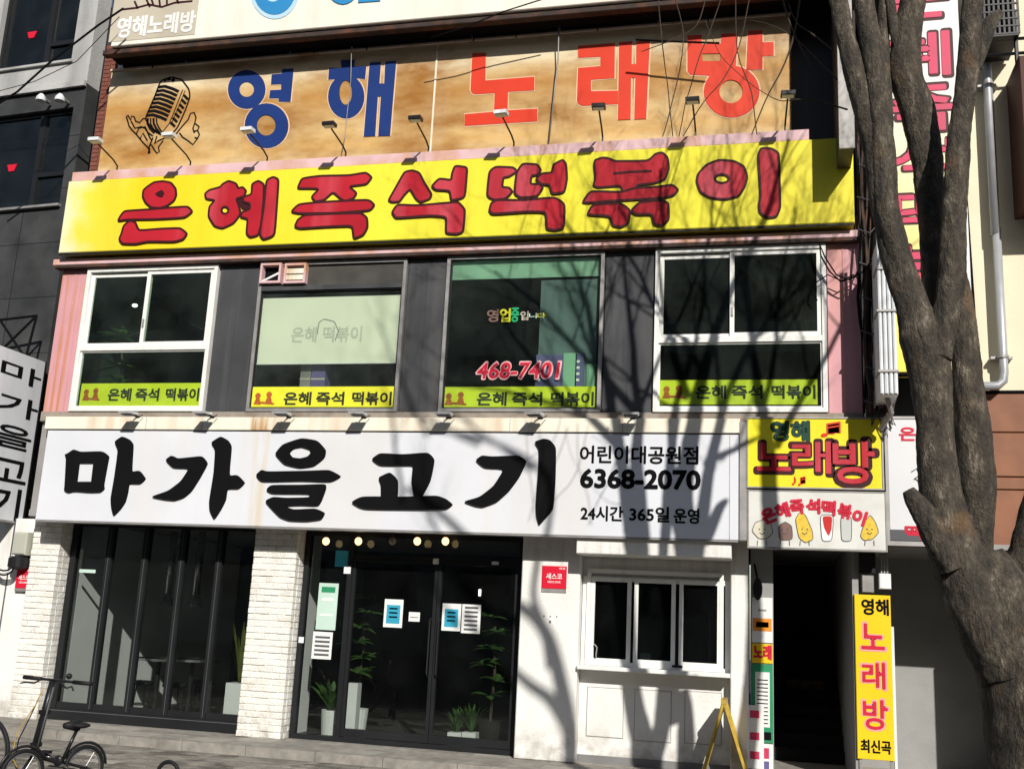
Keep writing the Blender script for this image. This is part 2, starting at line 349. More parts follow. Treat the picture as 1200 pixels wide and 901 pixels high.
def gradient_mat(name, stops, axis, lo, hi, rough=.45, streak=None, stain=None, var=.06, vs=1.5):
    """printed sheet whose own colour runs along an axis (sun bleached print)"""
    m = mat(name, (1,1,1), rough, var=var, vs=vs, streak=None, stain=None)
    nt = m.node_tree; N = nt.nodes; Lk = nt.links; p = N['Principled BSDF']
    geo = N.new('ShaderNodeNewGeometry'); sp = N.new('ShaderNodeSeparateXYZ'); Lk.new(geo.outputs['Position'], sp.inputs[0])
    mr = N.new('ShaderNodeMapRange'); mr.inputs[1].default_value = lo; mr.inputs[2].default_value = hi; Lk.new(sp.outputs['XYZ'.index(axis)], mr.inputs[0])
    nz = N.new('ShaderNodeTexNoise'); nz.inputs['Scale'].default_value = 1.3; nz.inputs['Detail'].default_value = 4; Lk.new(geo.outputs['Position'], nz.inputs['Vector'])
    ad = N.new('ShaderNodeMath'); ad.operation = 'MULTIPLY_ADD'; ad.inputs[1].default_value = .16; Lk.new(nz.outputs['Fac'], ad.inputs[0]); Lk.new(mr.outputs[0], ad.inputs[2])
    cr = N.new('ShaderNodeValToRGB'); Lk.new(ad.outputs[0], cr.inputs[0])
    e = cr.color_ramp.elements; e[0].position = stops[0][0]; e[0].color = (*stops[0][1], 1); e[1].position = stops[-1][0]; e[1].color = (*stops[-1][1], 1)
    for pos, c in stops[1:-1]: q = e.new(pos); q.color = (*c, 1)
    for nd in N:
        if nd.bl_idname == 'ShaderNodeMix' and nd.blend_type == 'MULTIPLY': Lk.new(cr.outputs[0], nd.inputs[6]); mul = nd
    out = mul.outputs[2]
    def over(out, c2, amt, vec_scale, lo, hi):
        mp = N.new('ShaderNodeMapping'); mp.inputs['Scale'].default_value = vec_scale; Lk.new(geo.outputs['Position'], mp.inputs['Vector'])
        n2 = N.new('ShaderNodeTexNoise'); n2.inputs['Scale'].default_value = 1; n2.inputs['Detail'].default_value = 12; n2.inputs['Roughness'].default_value = .62; Lk.new(mp.outputs[0], n2.inputs['Vector'])
        r2 = N.new('ShaderNodeMapRange'); r2.inputs[1].default_value = lo; r2.inputs[2].default_value = hi; r2.inputs[3].default_value = 0; r2.inputs[4].default_value = amt
        Lk.new(n2.outputs['Fac'], r2.inputs[0]); m2 = N.new('ShaderNodeMix'); m2.data_type = 'RGBA'; Lk.new(r2.outputs[0], m2.inputs[0]); Lk.new(out, m2.inputs[6]); m2.inputs[7].default_value = (*c2, 1); return m2.outputs[2]
    if streak: out = over(out, streak[0], streak[1], (streak[2], streak[2], streak[2]*.05), .5, .7)
    if stain: out = over(out, stain[0], stain[1], stain[2], .42, .68)
    Lk.new(out, p.inputs['Base Color']); return m
M['yellow_big'] = gradient_mat('big_sign_yellow', [(0,(.74,.76,.55)),(.115,(.76,.74,.45)),(.155,(.80,.68,.06)),(.23,(.80,.62,.015)),(.5,(.80,.74,.05)),(1,(.78,.71,.05))], 'X', -10.4, .7, streak=((.70,.50,.01), .3, 1.5))
M['beige_big'] = gradient_mat('big_sign_beige', [(0,(.70,.62,.42)),(.22,(.68,.56,.34)),(.38,(.62,.40,.15)),(.58,(.64,.46,.22)),(.80,(.50,.27,.08)),(.92,(.60,.42,.2)),(1,(.72,.62,.42))], 'Z', 7.6, 9.5, stain=((.30,.125,.02), .95, (.7,.7,1.7)), streak=((.66,.55,.36), .35, 2.2))
M['vert_sign'] = gradient_mat('tall_sign_faded', [(0,(.80,.60,.06)),(.38,(.80,.68,.16)),(.62,(.78,.73,.38)),(.85,(.76,.74,.62)),(1,(.78,.75,.74))], 'Z', 4.4, 9.0)
for nm in ('leaf', 'leaf_pale'):
    m_ = M[nm]; N_ = m_.node_tree.nodes; L_ = m_.node_tree.links; pb = N_['Principled BSDF']; tl = N_.new('ShaderNodeBsdfTranslucent'); L_.new(pb.inputs['Base Color'].links[0].from_socket, tl.inputs[0])
    ms = N_.new('ShaderNodeMixShader'); ms.inputs[0].default_value = .45; L_.new(pb.outputs[0], ms.inputs[1]); L_.new(tl.outputs[0], ms.inputs[2]); L_.new(ms.outputs[0], N_['Material Output'].inputs[0])
def wear(m, c2, amt, axis, a0, a1, a2, a3, ns=(6,6,6), lo=.35, hi=.6):
    """stain of colour c2 where the coordinate on axis lies between a0..a3 (full between a1..a2), broken up by noise"""
    nt = m.node_tree; N = nt.nodes; Lk = nt.links; p = N['Principled BSDF']; src = p.inputs['Base Color'].links[0].from_socket
    geo = N.new('ShaderNodeNewGeometry'); sp = N.new('ShaderNodeSeparateXYZ'); Lk.new(geo.outputs['Position'], sp.inputs[0])
    u = N.new('ShaderNodeMapRange'); u.inputs[1].default_value = a0; u.inputs[2].default_value = a1; Lk.new(sp.outputs['XYZ'.index(axis)], u.inputs[0])
    d = N.new('ShaderNodeMapRange'); d.inputs[1].default_value = a2; d.inputs[2].default_value = a3; d.inputs[3].default_value = 1; d.inputs[4].default_value = 0; Lk.new(sp.outputs['XYZ'.index(axis)], d.inputs[0])
    mp = N.new('ShaderNodeMapping'); mp.inputs['Scale'].default_value = ns; Lk.new(geo.outputs['Position'], mp.inputs['Vector'])
    nz = N.new('ShaderNodeTexNoise'); nz.inputs['Scale'].default_value = 1; nz.inputs['Detail'].default_value = 7; Lk.new(mp.outputs[0], nz.inputs['Vector'])
    r = N.new('ShaderNodeMapRange'); r.inputs[1].default_value = lo; r.inputs[2].default_value = hi; r.inputs[4].default_value = amt; Lk.new(nz.outputs['Fac'], r.inputs[0])
    a = N.new('ShaderNodeMath'); a.operation = 'MULTIPLY'; Lk.new(u.outputs[0], a.inputs[0]); Lk.new(d.outputs[0], a.inputs[1])
    b = N.new('ShaderNodeMath'); b.operation = 'MULTIPLY'; Lk.new(a.outputs[0], b.inputs[0]); Lk.new(r.outputs[0], b.inputs[1])
    mx = N.new('ShaderNodeMix'); mx.data_type = 'RGBA'; Lk.new(b.outputs[0], mx.inputs[0]); Lk.new(src, mx.inputs[6]); mx.inputs[7].default_value = (*c2, 1); Lk.new(mx.outputs[2], p.inputs['Base Color'])
xs_ = U(303, 560, -.72).x
wear(M['white_sign'], (.60,.47,.24), .75, 'X', xs_-.16, xs_-.03, xs_+.02, xs_+.14, (9,9,.6), .3, .6)
wear(M['cream'], (.45,.24,.08), .9, 'X', xs_-.35, xs_-.15, xs_+.10, xs_+.30, (14,14,2), .38, .62)
for mm in ('white_wall', 'brick_white', 'white_frame'): wear(M[mm], (.30,.27,.22), .75, 'Z', -.3, -.2, .02, .45, (7,7,7), .38, .66)
wear(M['white_wall'], (.42,.38,.32), .4, 'Z', 1.9, 2.3, 2.5, 2.8, (9,9,.7), .45, .68)
wear(M['pink'], (.50,.20,.05), .75, 'X', -10.6, -9.95, -9.9, -9.72, (14,14,.6), .46, .6)
wear(M['slab'], (.07,.065,.055), .7, 'Z', -1, -.5, 1, 2, (3,3,3), .5, .62)
def bark_mat():
    m = bpy.data.materials.new('bark'); m.use_nodes = True; N = m.node_tree.nodes; Lk = m.node_tree.links; p = N['Principled BSDF']; p.inputs['Roughness'].default_value = .9
    geo = N.new('ShaderNodeNewGeometry'); mp = N.new('ShaderNodeMapping'); mp.inputs['Scale'].default_value = (1,1,.45); Lk.new(geo.outputs['Position'], mp.inputs['Vector'])
    n1 = N.new('ShaderNodeTexNoise'); n1.inputs['Scale'].default_value = 9; n1.inputs['Detail'].default_value = 10; n1.inputs['Roughness'].default_value = .78; Lk.new(mp.outputs[0], n1.inputs['Vector'])
    v1 = N.new('ShaderNodeTexVoronoi'); v1.inputs['Scale'].default_value = 55; v1.feature = 'DISTANCE_TO_EDGE'; Lk.new(mp.outputs[0], v1.inputs['Vector'])
    n2 = N.new('ShaderNodeTexNoise'); n2.inputs['Scale'].default_value = 34; n2.inputs['Detail'].default_value = 6; Lk.new(mp.outputs[0], n2.inputs['Vector'])
    cr = N.new('ShaderNodeValToRGB'); e = cr.color_ramp.elements; e[0].position = .36; e[0].color = (.022,.020,.017,1); e[1].position = .68; e[1].color = (.30,.265,.215,1)
    q = e.new(.5); q.color = (.062,.050,.037,1); q = e.new(.58); q.color = (.115,.094,.068,1)
    Lk.new(n1.outputs['Fac'], cr.inputs[0])
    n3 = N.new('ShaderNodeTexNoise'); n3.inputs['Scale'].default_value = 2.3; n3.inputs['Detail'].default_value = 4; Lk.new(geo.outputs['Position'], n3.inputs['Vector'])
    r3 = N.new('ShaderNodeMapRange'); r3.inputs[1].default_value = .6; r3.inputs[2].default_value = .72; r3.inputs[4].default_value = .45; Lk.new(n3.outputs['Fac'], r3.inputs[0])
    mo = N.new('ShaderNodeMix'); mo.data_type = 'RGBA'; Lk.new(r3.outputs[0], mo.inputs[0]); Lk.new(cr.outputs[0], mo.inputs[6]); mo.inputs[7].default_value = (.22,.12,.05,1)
    rc = N.new('ShaderNodeMapRange'); rc.inputs[2].default_value = .22; rc.inputs[3].default_value = .72; rc.inputs[4].default_value = 1.05; Lk.new(v1.outputs['Distance'], rc.inputs[0])
    mx = N.new('ShaderNodeMix'); mx.data_type = 'RGBA'; mx.blend_type = 'MULTIPLY'; mx.inputs[0].default_value = .6; Lk.new(mo.outputs[2], mx.inputs[6]); Lk.new(rc.outputs[0], mx.inputs[7]); Lk.new(mx.outputs[2], p.inputs['Base Color'])
    rs = N.new('ShaderNodeMath'); rs.operation = 'MULTIPLY'; rs.inputs[1].default_value = .35; Lk.new(rc.outputs[0], rs.inputs[0]); s = N.new('ShaderNodeMath'); s.operation = 'ADD'; n2m = N.new('ShaderNodeMath'); n2m.operation = 'ADD'; Lk.new(n1.outputs['Fac'], n2m.inputs[0]); Lk.new(n2.outputs['Fac'], n2m.inputs[1]); Lk.new(n2m.outputs[0], s.inputs[0]); Lk.new(rs.outputs[0], s.inputs[1])
    bp = N.new('ShaderNodeBump'); bp.inputs['Strength'].default_value = .8; bp.inputs['Distance'].default_value = .035; Lk.new(s.outputs[0], bp.inputs['Height']); Lk.new(bp.outputs[0], p.inputs['Normal']); return m
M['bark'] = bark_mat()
M['twig'] = mat('twig_bark', (.075,.055,.04), .9, var=.2)

# ================================================================ THE SETTING
MB().add([(-150,-150,-.155),(150,-150,-.155),(150,60,-.155),(-150,60,-.155)], [(0,1,2,3)]).build('ground', M['asphalt'], kind='structure')
pav = MB().box(-14, 8, -6.2, 6, -.30, -.150).build('pavement', M['slab'], kind='structure')
# slabs lying in the strip of pavement the photo shows
SX, SY = .40, .20
pm = None; k = 0
for j in range(9):
    for i in range(26):
        x = -10.2 + i*SX + (j % 2)*.2; y = -1.24 - (j+1)*SY
        if x > -.4 or (x < -6.5 and j > 8): continue
        lt = random.random() < .06
        key = random.choice((0,1,2))
        if pm is None:
            pm = {}
            for kk in (0,1,2):
                for ll in (False, True):
                    mb = MB(); a = .004 + .002*kk
                    mb.add([(a,a,0),(SX-a,a,0),(SX-a,SY-a,0),(a,SY-a,0),(a+.006,a+.006,.022),(SX-a-.006,a+.006,.022),(SX-a-.006,SY-a-.006,.022),(a+.006,SY-a-.006,.022)],
                           [(4,5,6,7),(0,1,5,4),(1,2,6,5),(2,3,7,6),(3,0,4,7)])
                    me = bpy.data.meshes.new('paving_slab'); me.from_pydata(mb.v, [], mb.f); me.materials.append(M['slab_light' if ll else 'slab']); pm[(kk,ll)] = me
        o = link('paving_slab', pm[(key, lt)], pav); o.location = (x, y, -.150 + random.uniform(-.003,.003))
step = MB().box(-11.5, 3.5, -1.0, .02, -.30, -.045).build('entrance_step', M['kerb'], kind='structure')
x = -11.4
while x < 3.2:
    ln = random.uniform(.82,.95); mb = MB()
    mb.box(x+.004, x+ln-.004, -1.16, -1.0, -.16, -.030+random.uniform(-.003,.003)); mb.build('kerb_stone', M['kerb'], step); x += ln
x = -10.6
while x < 2.6:                                           # flagstones on the step
    for yy in (-.99, -.64, -.29):
        MB().box(x+.003, x+.497, yy+.003, yy+.34, -.046, -.031+random.uniform(-.002,.002)).build('flagstone', M['kerb'] if random.random() < .8 else M['slab_light'], step)
    x += .5

# ================================================================ THE SHOP BUILDING
B = thing('shop_building', 'three storey shop building with pink end panels, white brick piers and black glazed shopfront', 'building', (-5, 0, 0))
YU = -.62                                                # plane of the upper wall
XL, XR = U(62, 400, YU).x, U(1009, 400, YU).x
z2b, z2t = U(520, 487, YU).z, U(520, 296, YU).z
# soffit, upper floor slab and the walls round the upstairs room
MB().box(XL, XR, -.60, 5.0, 2.71, 2.80).build('soffit', M['soffit'], B)
MB().box(XL, XR, -.58, 5.0, 2.801, z2b-.03).build('floor_slab', M['soffit'], B)
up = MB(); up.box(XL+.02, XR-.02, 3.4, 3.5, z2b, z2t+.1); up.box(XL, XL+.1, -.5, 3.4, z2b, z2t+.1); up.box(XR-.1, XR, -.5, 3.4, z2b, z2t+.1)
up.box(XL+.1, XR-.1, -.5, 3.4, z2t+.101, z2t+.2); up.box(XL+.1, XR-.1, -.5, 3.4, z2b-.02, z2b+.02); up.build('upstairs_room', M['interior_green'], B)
# upper floors behind the signs
zt = 12.6
MB().box(XL+.25, XR+.02, .0, 5.0, z2t+.3, zt).build('upper_wall', M['grey_panel'], B)
# bricks at the left end of the beige sign
bx0, bx1 = U(112, 150, -.2).x, U(128, 150, -.2).x
bw = MB(); z = 7.3
while z < 10.2:
    n = 2
    for i in range(n): bw.box(bx0+.005+i*(bx1-bx0)/n, bx0-.004+(i+1)*(bx1-bx0)/n, -.21, .0, z, z+.06)
    z += .071
bw.build('brick', M['red_brick'], B, kind='stuff'); MB().box(bx0+.002, bx1+.1, -.195, .01, 7.3, 10.2).build('brick_joint', M['mortar'], B)
# pink end panels, grey piers between windows
def panel(l, r, t, b, m, name, y=YU, th=.06, label=None, ribs=0):
    x0, x1, z0, z1 = R(l, t, r, b, y); mb = MB().cbox(x0, x1, y, y+th, z0, z1, .008)
    for k in range(ribs): xx = x0 + (x1-x0)*(k+1)/(ribs+1); mb.box(xx-.006, xx+.006, y-.006, y, z0+.01, z1-.01)
    return mb.build(name, m, B, label=label)
zz0, zz1 = z2b, z2t - .07
def panx(x0, x1, m, name, ribs=0, y=YU):
    mb = MB().cbox(x0, x1, y, y+.06, zz0, zz1, .006)
    for k in range(ribs): xx = x0 + (x1-x0)*(k+1)/(ribs+1); mb.box(xx-.005, xx+.005, y-.008, y+.001, zz0+.01, zz1-.01)
    return mb.build(name, m, B)
W = {}
W[1] = R(92.5, 313, 247, 482, -.66); W[2] = R(297, 306, 471, 484, -.66); W[3] = R(519, 300, 706, 484, -.66); W[4] = R(767, 287, 969, 479, -.66)
zb_ = sum(W[i][2] for i in W)/4; zt_ = sum(W[i][3] for i in W)/4
for i in W: W[i] = (W[i][0], W[i][1], zb_, zt_)
panx(XL, W[1][0]-.012, M['pink'], 'pink_panel', 3); panx(W[4][1]+.012, XR, M['pink'], 'pink_panel', 1)
for a, b in ((1,2),(2,3),(3,4)): panx(W[a][1]+.012, W[b][0]-.012, M['grey_panel'], 'grey_pier', 1)
MB().cbox(XL, XR, -.655, -.55, z2b-.10, zb_-.004, .006).build('window_ledge', mat('ledge_brown', (.30,.26,.22), .7, var=.2, vs=6, stain=((.15,.10,.07), .5, 4)), B)
MB().box(XL, XR, -.60, -.50, zt_+.004, z2t+.3).build('window_header', M['brown_dark'], B)
# pink rail and dark steel under the yellow sign
r0 = U(62, 308, -.74); r1 = U(1012, 278, -.74)
zr = (r0.z + r1.z)/2
MB().cbox(r0.x, r1.x, -.74, -.60, zr-.015, zr+.075, .006).build('rail', M['pink_trim'], B)
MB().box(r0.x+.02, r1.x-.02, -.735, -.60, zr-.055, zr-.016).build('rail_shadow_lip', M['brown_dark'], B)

# ---- upper windows: frame > sashes, panes
def win_white(i, split):
    x0, x1, z0, z1 = W[i]; h = z1-z0; zm = z0 + h*.432
    fr = MB().frame(x0, x1, z0, z1, .055, -.68, -.56).build('window', M['white_frame'], B)
    t = MB().box(x0+.055, x1-.055, -.676, -.56, zm-.035, zm+.035).build('transom', M['white_frame'], fr)
    xm = x0 + (x1-x0)*split
    MB().frame(x0+.055, xm+.02, zm+.035, z1-.075, .05, -.625, -.59).build('sash', M['white_frame'], fr)
    MB().frame(xm-.03, x1-.055, zm+.035, z1-.055, .055, -.655, -.626).build('sash', M['white_frame'], fr)
    MB().frame(x0+.055, x1-.055, z0+.055, zm-.035, .022, -.65, -.60).build('sash', M['white_frame'], fr)
    MB().box(xm-.012, xm+.012, -.672, -.655, zm+.30, zm+.42).build('latch', M['grey_metal'], fr)
    MB().box(x0+.105, xm-.03, -.61, -.606, zm+.085, z1-.125).build('pane', M['glass_up'], fr)
    MB().box(xm+.025, x1-.11, -.642, -.638, zm+.09, z1-.11).build('pane', M['glass_up'], fr)
    MB().box(x0+.077, x1-.077, -.63, -.626, z0+.077, zm-.057).build('pane', M['glass_up'], fr)
    return fr
win_white(1, .48); win_white(4, .46)
def win_grey(i, bar):
    x0, x1, z0, z1 = W[i]
    fr = MB().frame(x0, x1, z0, z1, .045, -.67, -.57).build('window', M['grey_metal'], B)
    MB().frame(x0+.045, x1-.045, z0+.045, (bar if bar else z1)-.03, .018, -.65, -.60).build('sash', M['dark_metal'], fr)
    MB().box(x0+.063, x1-.063, -.626, -.622, z0+.063, (bar if bar else z1)-.048).build('pane', M['glass_clear' if bar else 'glass_up'], fr)
    if bar:
        MB().box(x0+.045, x1-.045, -.668, -.60, bar-.03, bar+.035).build('transom', M['grey_panel'], fr)
        MB().box(x0+.4, x1-.045, -.63, -.61, bar+.035, z1-.045).build('pane', mat('dusty_fanlight', (.07,.068,.06), .5, var=.3, vs=3), fr)
    return fr
zbar = R(305, 333, 470, 341, -.67)[3]-.04
win_grey(2, zbar); win_grey(3, None)

pA1 = U(48, 800, -.30).x
# ---- rooms behind the shopfront
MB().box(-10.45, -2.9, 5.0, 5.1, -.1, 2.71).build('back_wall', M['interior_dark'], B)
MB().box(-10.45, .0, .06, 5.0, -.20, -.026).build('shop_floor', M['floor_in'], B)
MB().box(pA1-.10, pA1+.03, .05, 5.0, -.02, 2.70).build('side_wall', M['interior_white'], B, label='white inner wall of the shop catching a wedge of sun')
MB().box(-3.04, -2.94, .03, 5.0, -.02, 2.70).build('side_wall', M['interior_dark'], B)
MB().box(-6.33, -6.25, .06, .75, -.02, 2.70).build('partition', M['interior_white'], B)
# ---- white brick piers
YP = -.30
def pier(l_t, r_t, depth):
    x0 = U(l_t[0], l_t[1], YP).x; x1 = U(r_t[0], r_t[1], YP).x
    core = MB().box(x0+.012, x1-.012, YP+.012, YP+depth, -.03, 2.70).build('pillar', M['mortar'], B)
    ch = .082; z = -.03; row = 0; L = .215
    cache = {}
    while z < 2.66:
        hh = min(ch, 2.70 - z)
        # front face in stretchers
        cuts = [x0]; xx = x0 + (L if row % 2 == 0 else L*.5)
        while xx < x1 - .05: cuts.append(xx); xx += L
        cuts.append(x1)
        for a, b in zip(cuts[:-1], cuts[1:]):
            pr = random.uniform(-.007,.006); j = random.uniform(-.0012,.0012)
            MB().cbox(a+.004, b-.004, YP+pr, YP+.10, z+.005+j, z+hh-.005+j, .006).build('brick', M['brick_white'], core)
        # right return face
        ys = [YP+.104, YP+.104+(.10 if row % 2 else .19)]
        if ys[1] < YP+depth-.03: ys.append(YP+depth)
        for a, b in zip(ys[:-1], ys[1:]):
            pr = random.uniform(-.004,.004)
            MB().box(x1-.09, x1+pr, a+.003, b-.003, z+.005, z+hh-.005).build('brick', M['brick_white'], core)
        z += ch; row += 1
    return x0, x1
pA = pier((14, 800), (48, 800), .30)
pB = pier((284, 780), (336, 780), .30)
xB0, xB1 = pB
# wall left of the left pier
MB().box(-10.95, pA[0]-.004, -.22, -.05, -.03, 2.70).build('wall', M['white_wall'], B)
MB().box(-10.62, -10.6, -.228, -.219, -.03, 2.70).build('wall_joint', M['grey_print'], B)

# ---- folding glazed front on the left (five leaves)
YG = -.02
zh = 2.66; sill = R(175, 826, 240, 835, YG)
zs0 = U(160, 848, YG).z; zs1 = U(160, 836, YG).z; zs2 = U(160, 826, YG).z
xl0 = pA[1]+.01; xr0 = xB0 - .01
sf = MB().box(xl0, xr0, YG-.06, YG+.06, -.03, zs1).build('shopfront', M['black_frame'], B, label='black framed folding glass front')
MB().box(xl0, xr0, YG-.04, YG+.04, zh-.03, 2.705).build('head_rail', M['black_frame'], sf)
mull = [xl0 + .04] + [U(px, 700, YG).x for px in (112, 157, 204, 252)] + [xr0-.03]
mull = [xl0 + .05 + (xr0-xl0-.1)*k/5 for k in range(6)]
for k, xm in enumerate(mull):
    wd = .045
    MB().box(xm-wd, xm+wd, YG-.045, YG+.045, zs1+.001, zh-.031).build('post', M['black_frame'], sf)
    if 0 < k < 5: MB().box(xm-.004, xm+.004, YG-.048, YG-.044, zs1+.02, zh-.05).build('leaf_joint', M['joint_grey'], sf)
for k in range(5):
    a, b = mull[k]+.045, mull[k+1]-.045
    MB().box(a, b, YG-.03, YG+.03, zs1+.001, zs1+.085).build('bottom_rail', M['black_frame'], sf)
    MB().box(a, b, YG-.004, YG+.002, zs1+.0855, zh-.032).build('pane', M['glass_dn'], sf)
MB().box(xl0+.02, xr0-.02, YG-.066, YG-.061, zs1-.03, zs1-.02).build('sill_line', M['joint_grey'], sf)

# ---- entrance door bay
xd0 = xB1 + .01; xd1 = U(613, 760, YG).x
df = MB().box(xd0, xd1, YG-.05, YG+.05, 2.60, 2.705).build('door_frame', M['black_frame'], B)
MB().box(xd0, xd0+.07, YG-.05, YG+.05, -.03, 2.60).build('jamb', M['black_frame'], df)
MB().box(xd1-.09, xd1, YG-.06, YG+.05, -.03, 2.60).build('jamb', M['black_frame'], df)
MB().box(xd0+.07, xd1-.09, YG-.05, YG+.05, -.03, .035).build('threshold', M['black_frame'], df)
xm1 = U(404, 760, YG).x; xm2 = U(509, 760, YG).x
MB().box(xm1-.035, xm1+.035, YG-.045, YG+.045, .035, 2.60).build('post', M['black_frame'], df)
zt2 = U(500, 657, YG).z
def leaf(a, b, name):
    d = MB().frame(a, b, .04, zt2, .045, YG-.03, YG+.03, wb=.10).build(name, M['black_frame'], B)
    MB().box(a+.045, b-.045, YG-.004, YG+.002, .14, zt2-.045).build('pane', M['glass_dn'], d); return d
d1 = leaf(xm1+.037, xm2-.004, 'door'); d2 = leaf(xm2+.004, xd1-.092, 'door')
for d, xx in ((d1, xm2-.06), (d2, xm2+.06)):
    MB().tube([(xx, YG-.035, .85),(xx, YG-.085, .88),(xx, YG-.085, 1.55),(xx, YG-.035, 1.58)], .012, 8).build('handle', M['dark_metal'], d)
MB().box(xd0+.07, xm1-.035, YG-.004, YG+.002, .036, 2.599).build('pane', M['glass_dn'], df)
MB().box(xm1+.036, xd1-.091, YG-.004, YG+.002, zt2+.045, 2.599).build('pane', M['glass_dn'], df)
MB().box(xm1+.036, xd1-.091, YG-.035, YG+.035, zt2+.002, zt2+.044).build('transom', M['black_frame'], df)
MB().box(xm2-.07, xm2+.0, YG-.07, YG-.032, zt2-.04, zt2+.03).build('door_closer', M['duct_white'], df)
MB().box(xd1-.45, xd1-.36, YG-.07, YG-.036, zt2-.02, zt2+.02).build('door_closer', M['duct_white'], df)

# ---- white wall to the right of the door, order window, counter
xw0 = xd1 + .002; xw1 = U(677, 760, -.30).x
MB().cbox(xw0, xw1, -.30, .06, -.03, 2.70, .012).build('wall', M['white_wall'], B, label='white rendered wall with branch shadows')
xc0, xc1 = U(856, 760, -.30).x, U(877, 760, -.30).x
MB().cbox(xc0, xc1, -.30, .30, -.03, 2.70, .012).build('wall', M['white_wall'], B)
lz0 = U(760, 651, -.66).z
MB().cbox(xw1+.003, xc0+.02, -.66, -.10, lz0, 2.695, .01).build('shutter_box', M['white_wall'], B)
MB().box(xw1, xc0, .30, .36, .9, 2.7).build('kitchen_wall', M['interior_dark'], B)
MB().box(xw1, xc0, -.08, .04, 2.20, 2.695).build('wall', M['white_wall'], B)
ox0, ox1, oz0, oz1 = R(687, 669, 848, 783, -.14)
ow = MB().frame(xw1+.01, xc0-.01, 1.10, 2.2, .06, -.13, -.02).build('order_window', M['white_frame'], B)
MB().frame(ox0, ox1, oz0, oz1, .05, -.16, -.131).build('outer_frame', M['white_frame'], ow)
for l, r, t, b in ((697,735,681,771),(748,787,683,773),(801,841,685,776)):
    a, c, e, g = R(l, t, r, b, -.14)
    s_ = MB().frame(a-.055, c+.045, e-.055, g+.045, .05, -.155, -.10).build('sash', M['white_frame'], ow)
    MB().box(a-.02, c+.005, -.125, -.12, e-.01, g+.01).build('pane', M['glass_dark'], ow)
MB().box(U(788,765,-.16).x, U(800,765,-.16).x, -.18, -.161, U(794,782,-.16).z, U(794,779,-.16).z).build('latch', M['dark_metal'], ow)
a = U(699, 760, -.17); MB().tube([(a.x,-.16,a.z-.10),(a.x,-.2,a.z-.09),(a.x+.01,-.2,a.z+.02),(a.x-.03,-.19,a.z+.06)], .008, 6).build('handle', M['grey_metal'], ow)
sz = U(765, 786, -.36).z
MB().cbox(xw1+.004, xc0-.004, -.36, -.02, sz-.03, sz+.02, .006).build('counter_sill', M['white_frame'], B)
ct = MB().box(xw1+.003, xc0-.003, -.10, .0, -.03, sz-.031).build('counter_front', M['white_wall'], B)
for l, r, t, b in ((688,730,806,863),(744,786,809,868),(803,845,811,871)):
    x0, x1, z0, z1 = R(l, t, r, b, -.10)
    MB().cbox(x0, x1, -.106, -.10, z0, z1, .003).build('panel', M['white_wall'], ct)
    MB().frame(x0-.008, x1+.008, z0-.008, z1+.008, .006, -.104, -.10).build('groove', M['grey_metal'], ct)
MB().box(xw1+.004, xc0-.003, -.115, -.10, -.03, .06).build('base_board', mat('base_grey', (.20,.20,.20), .7, var=.2), ct)

# ---- stairway entrance on the right
xe0, xe1 = xc1 + .02, U(1000, 760, -.28).x
poster_x = (U(881, 800, -.20).x, U(906, 800, -.20).x)
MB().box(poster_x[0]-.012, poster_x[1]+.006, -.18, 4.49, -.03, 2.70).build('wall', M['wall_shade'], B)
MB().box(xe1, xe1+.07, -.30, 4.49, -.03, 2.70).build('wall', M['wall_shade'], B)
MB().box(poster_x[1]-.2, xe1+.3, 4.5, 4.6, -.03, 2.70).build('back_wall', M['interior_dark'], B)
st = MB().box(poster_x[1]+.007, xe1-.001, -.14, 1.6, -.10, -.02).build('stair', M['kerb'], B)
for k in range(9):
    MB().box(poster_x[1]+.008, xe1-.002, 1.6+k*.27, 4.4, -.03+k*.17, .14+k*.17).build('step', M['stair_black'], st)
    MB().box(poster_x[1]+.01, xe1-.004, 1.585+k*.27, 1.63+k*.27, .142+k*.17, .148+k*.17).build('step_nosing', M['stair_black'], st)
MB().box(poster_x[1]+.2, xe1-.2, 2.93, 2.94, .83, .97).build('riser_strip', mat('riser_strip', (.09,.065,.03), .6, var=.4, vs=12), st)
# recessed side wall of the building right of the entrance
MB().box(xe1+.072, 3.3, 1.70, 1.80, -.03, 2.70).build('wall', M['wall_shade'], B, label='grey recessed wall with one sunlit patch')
MB().box(xe1+.072, 3.3, -.30, 1.70, 2.66, 2.72).build('soffit', M['soffit'], B)
MB().box(xe1+.072, 3.6, -1.0, 1.70, -.2, -.028).build('forecourt', M['slab_light'], B)
# wall behind signs right of the windows (dark gap) and above
MB().box(XR+.03, 2.3, .0, .2, 2.73, zt).build('wall', M['stone_dark'], B)
MB().box(XR+.001, XR+.03, -.5, .2, 2.73, zt).build('wall', M['brown_dark'], B)
# vertical end trim beside the white sign
tx = U(871, 560, -.74)
MB().cbox(U(866,560,-.74).x, U(876,560,-.74).x, -.74, -.5, 2.64, 4.06, .01).build('end_trim', M['grey_metal'], B)
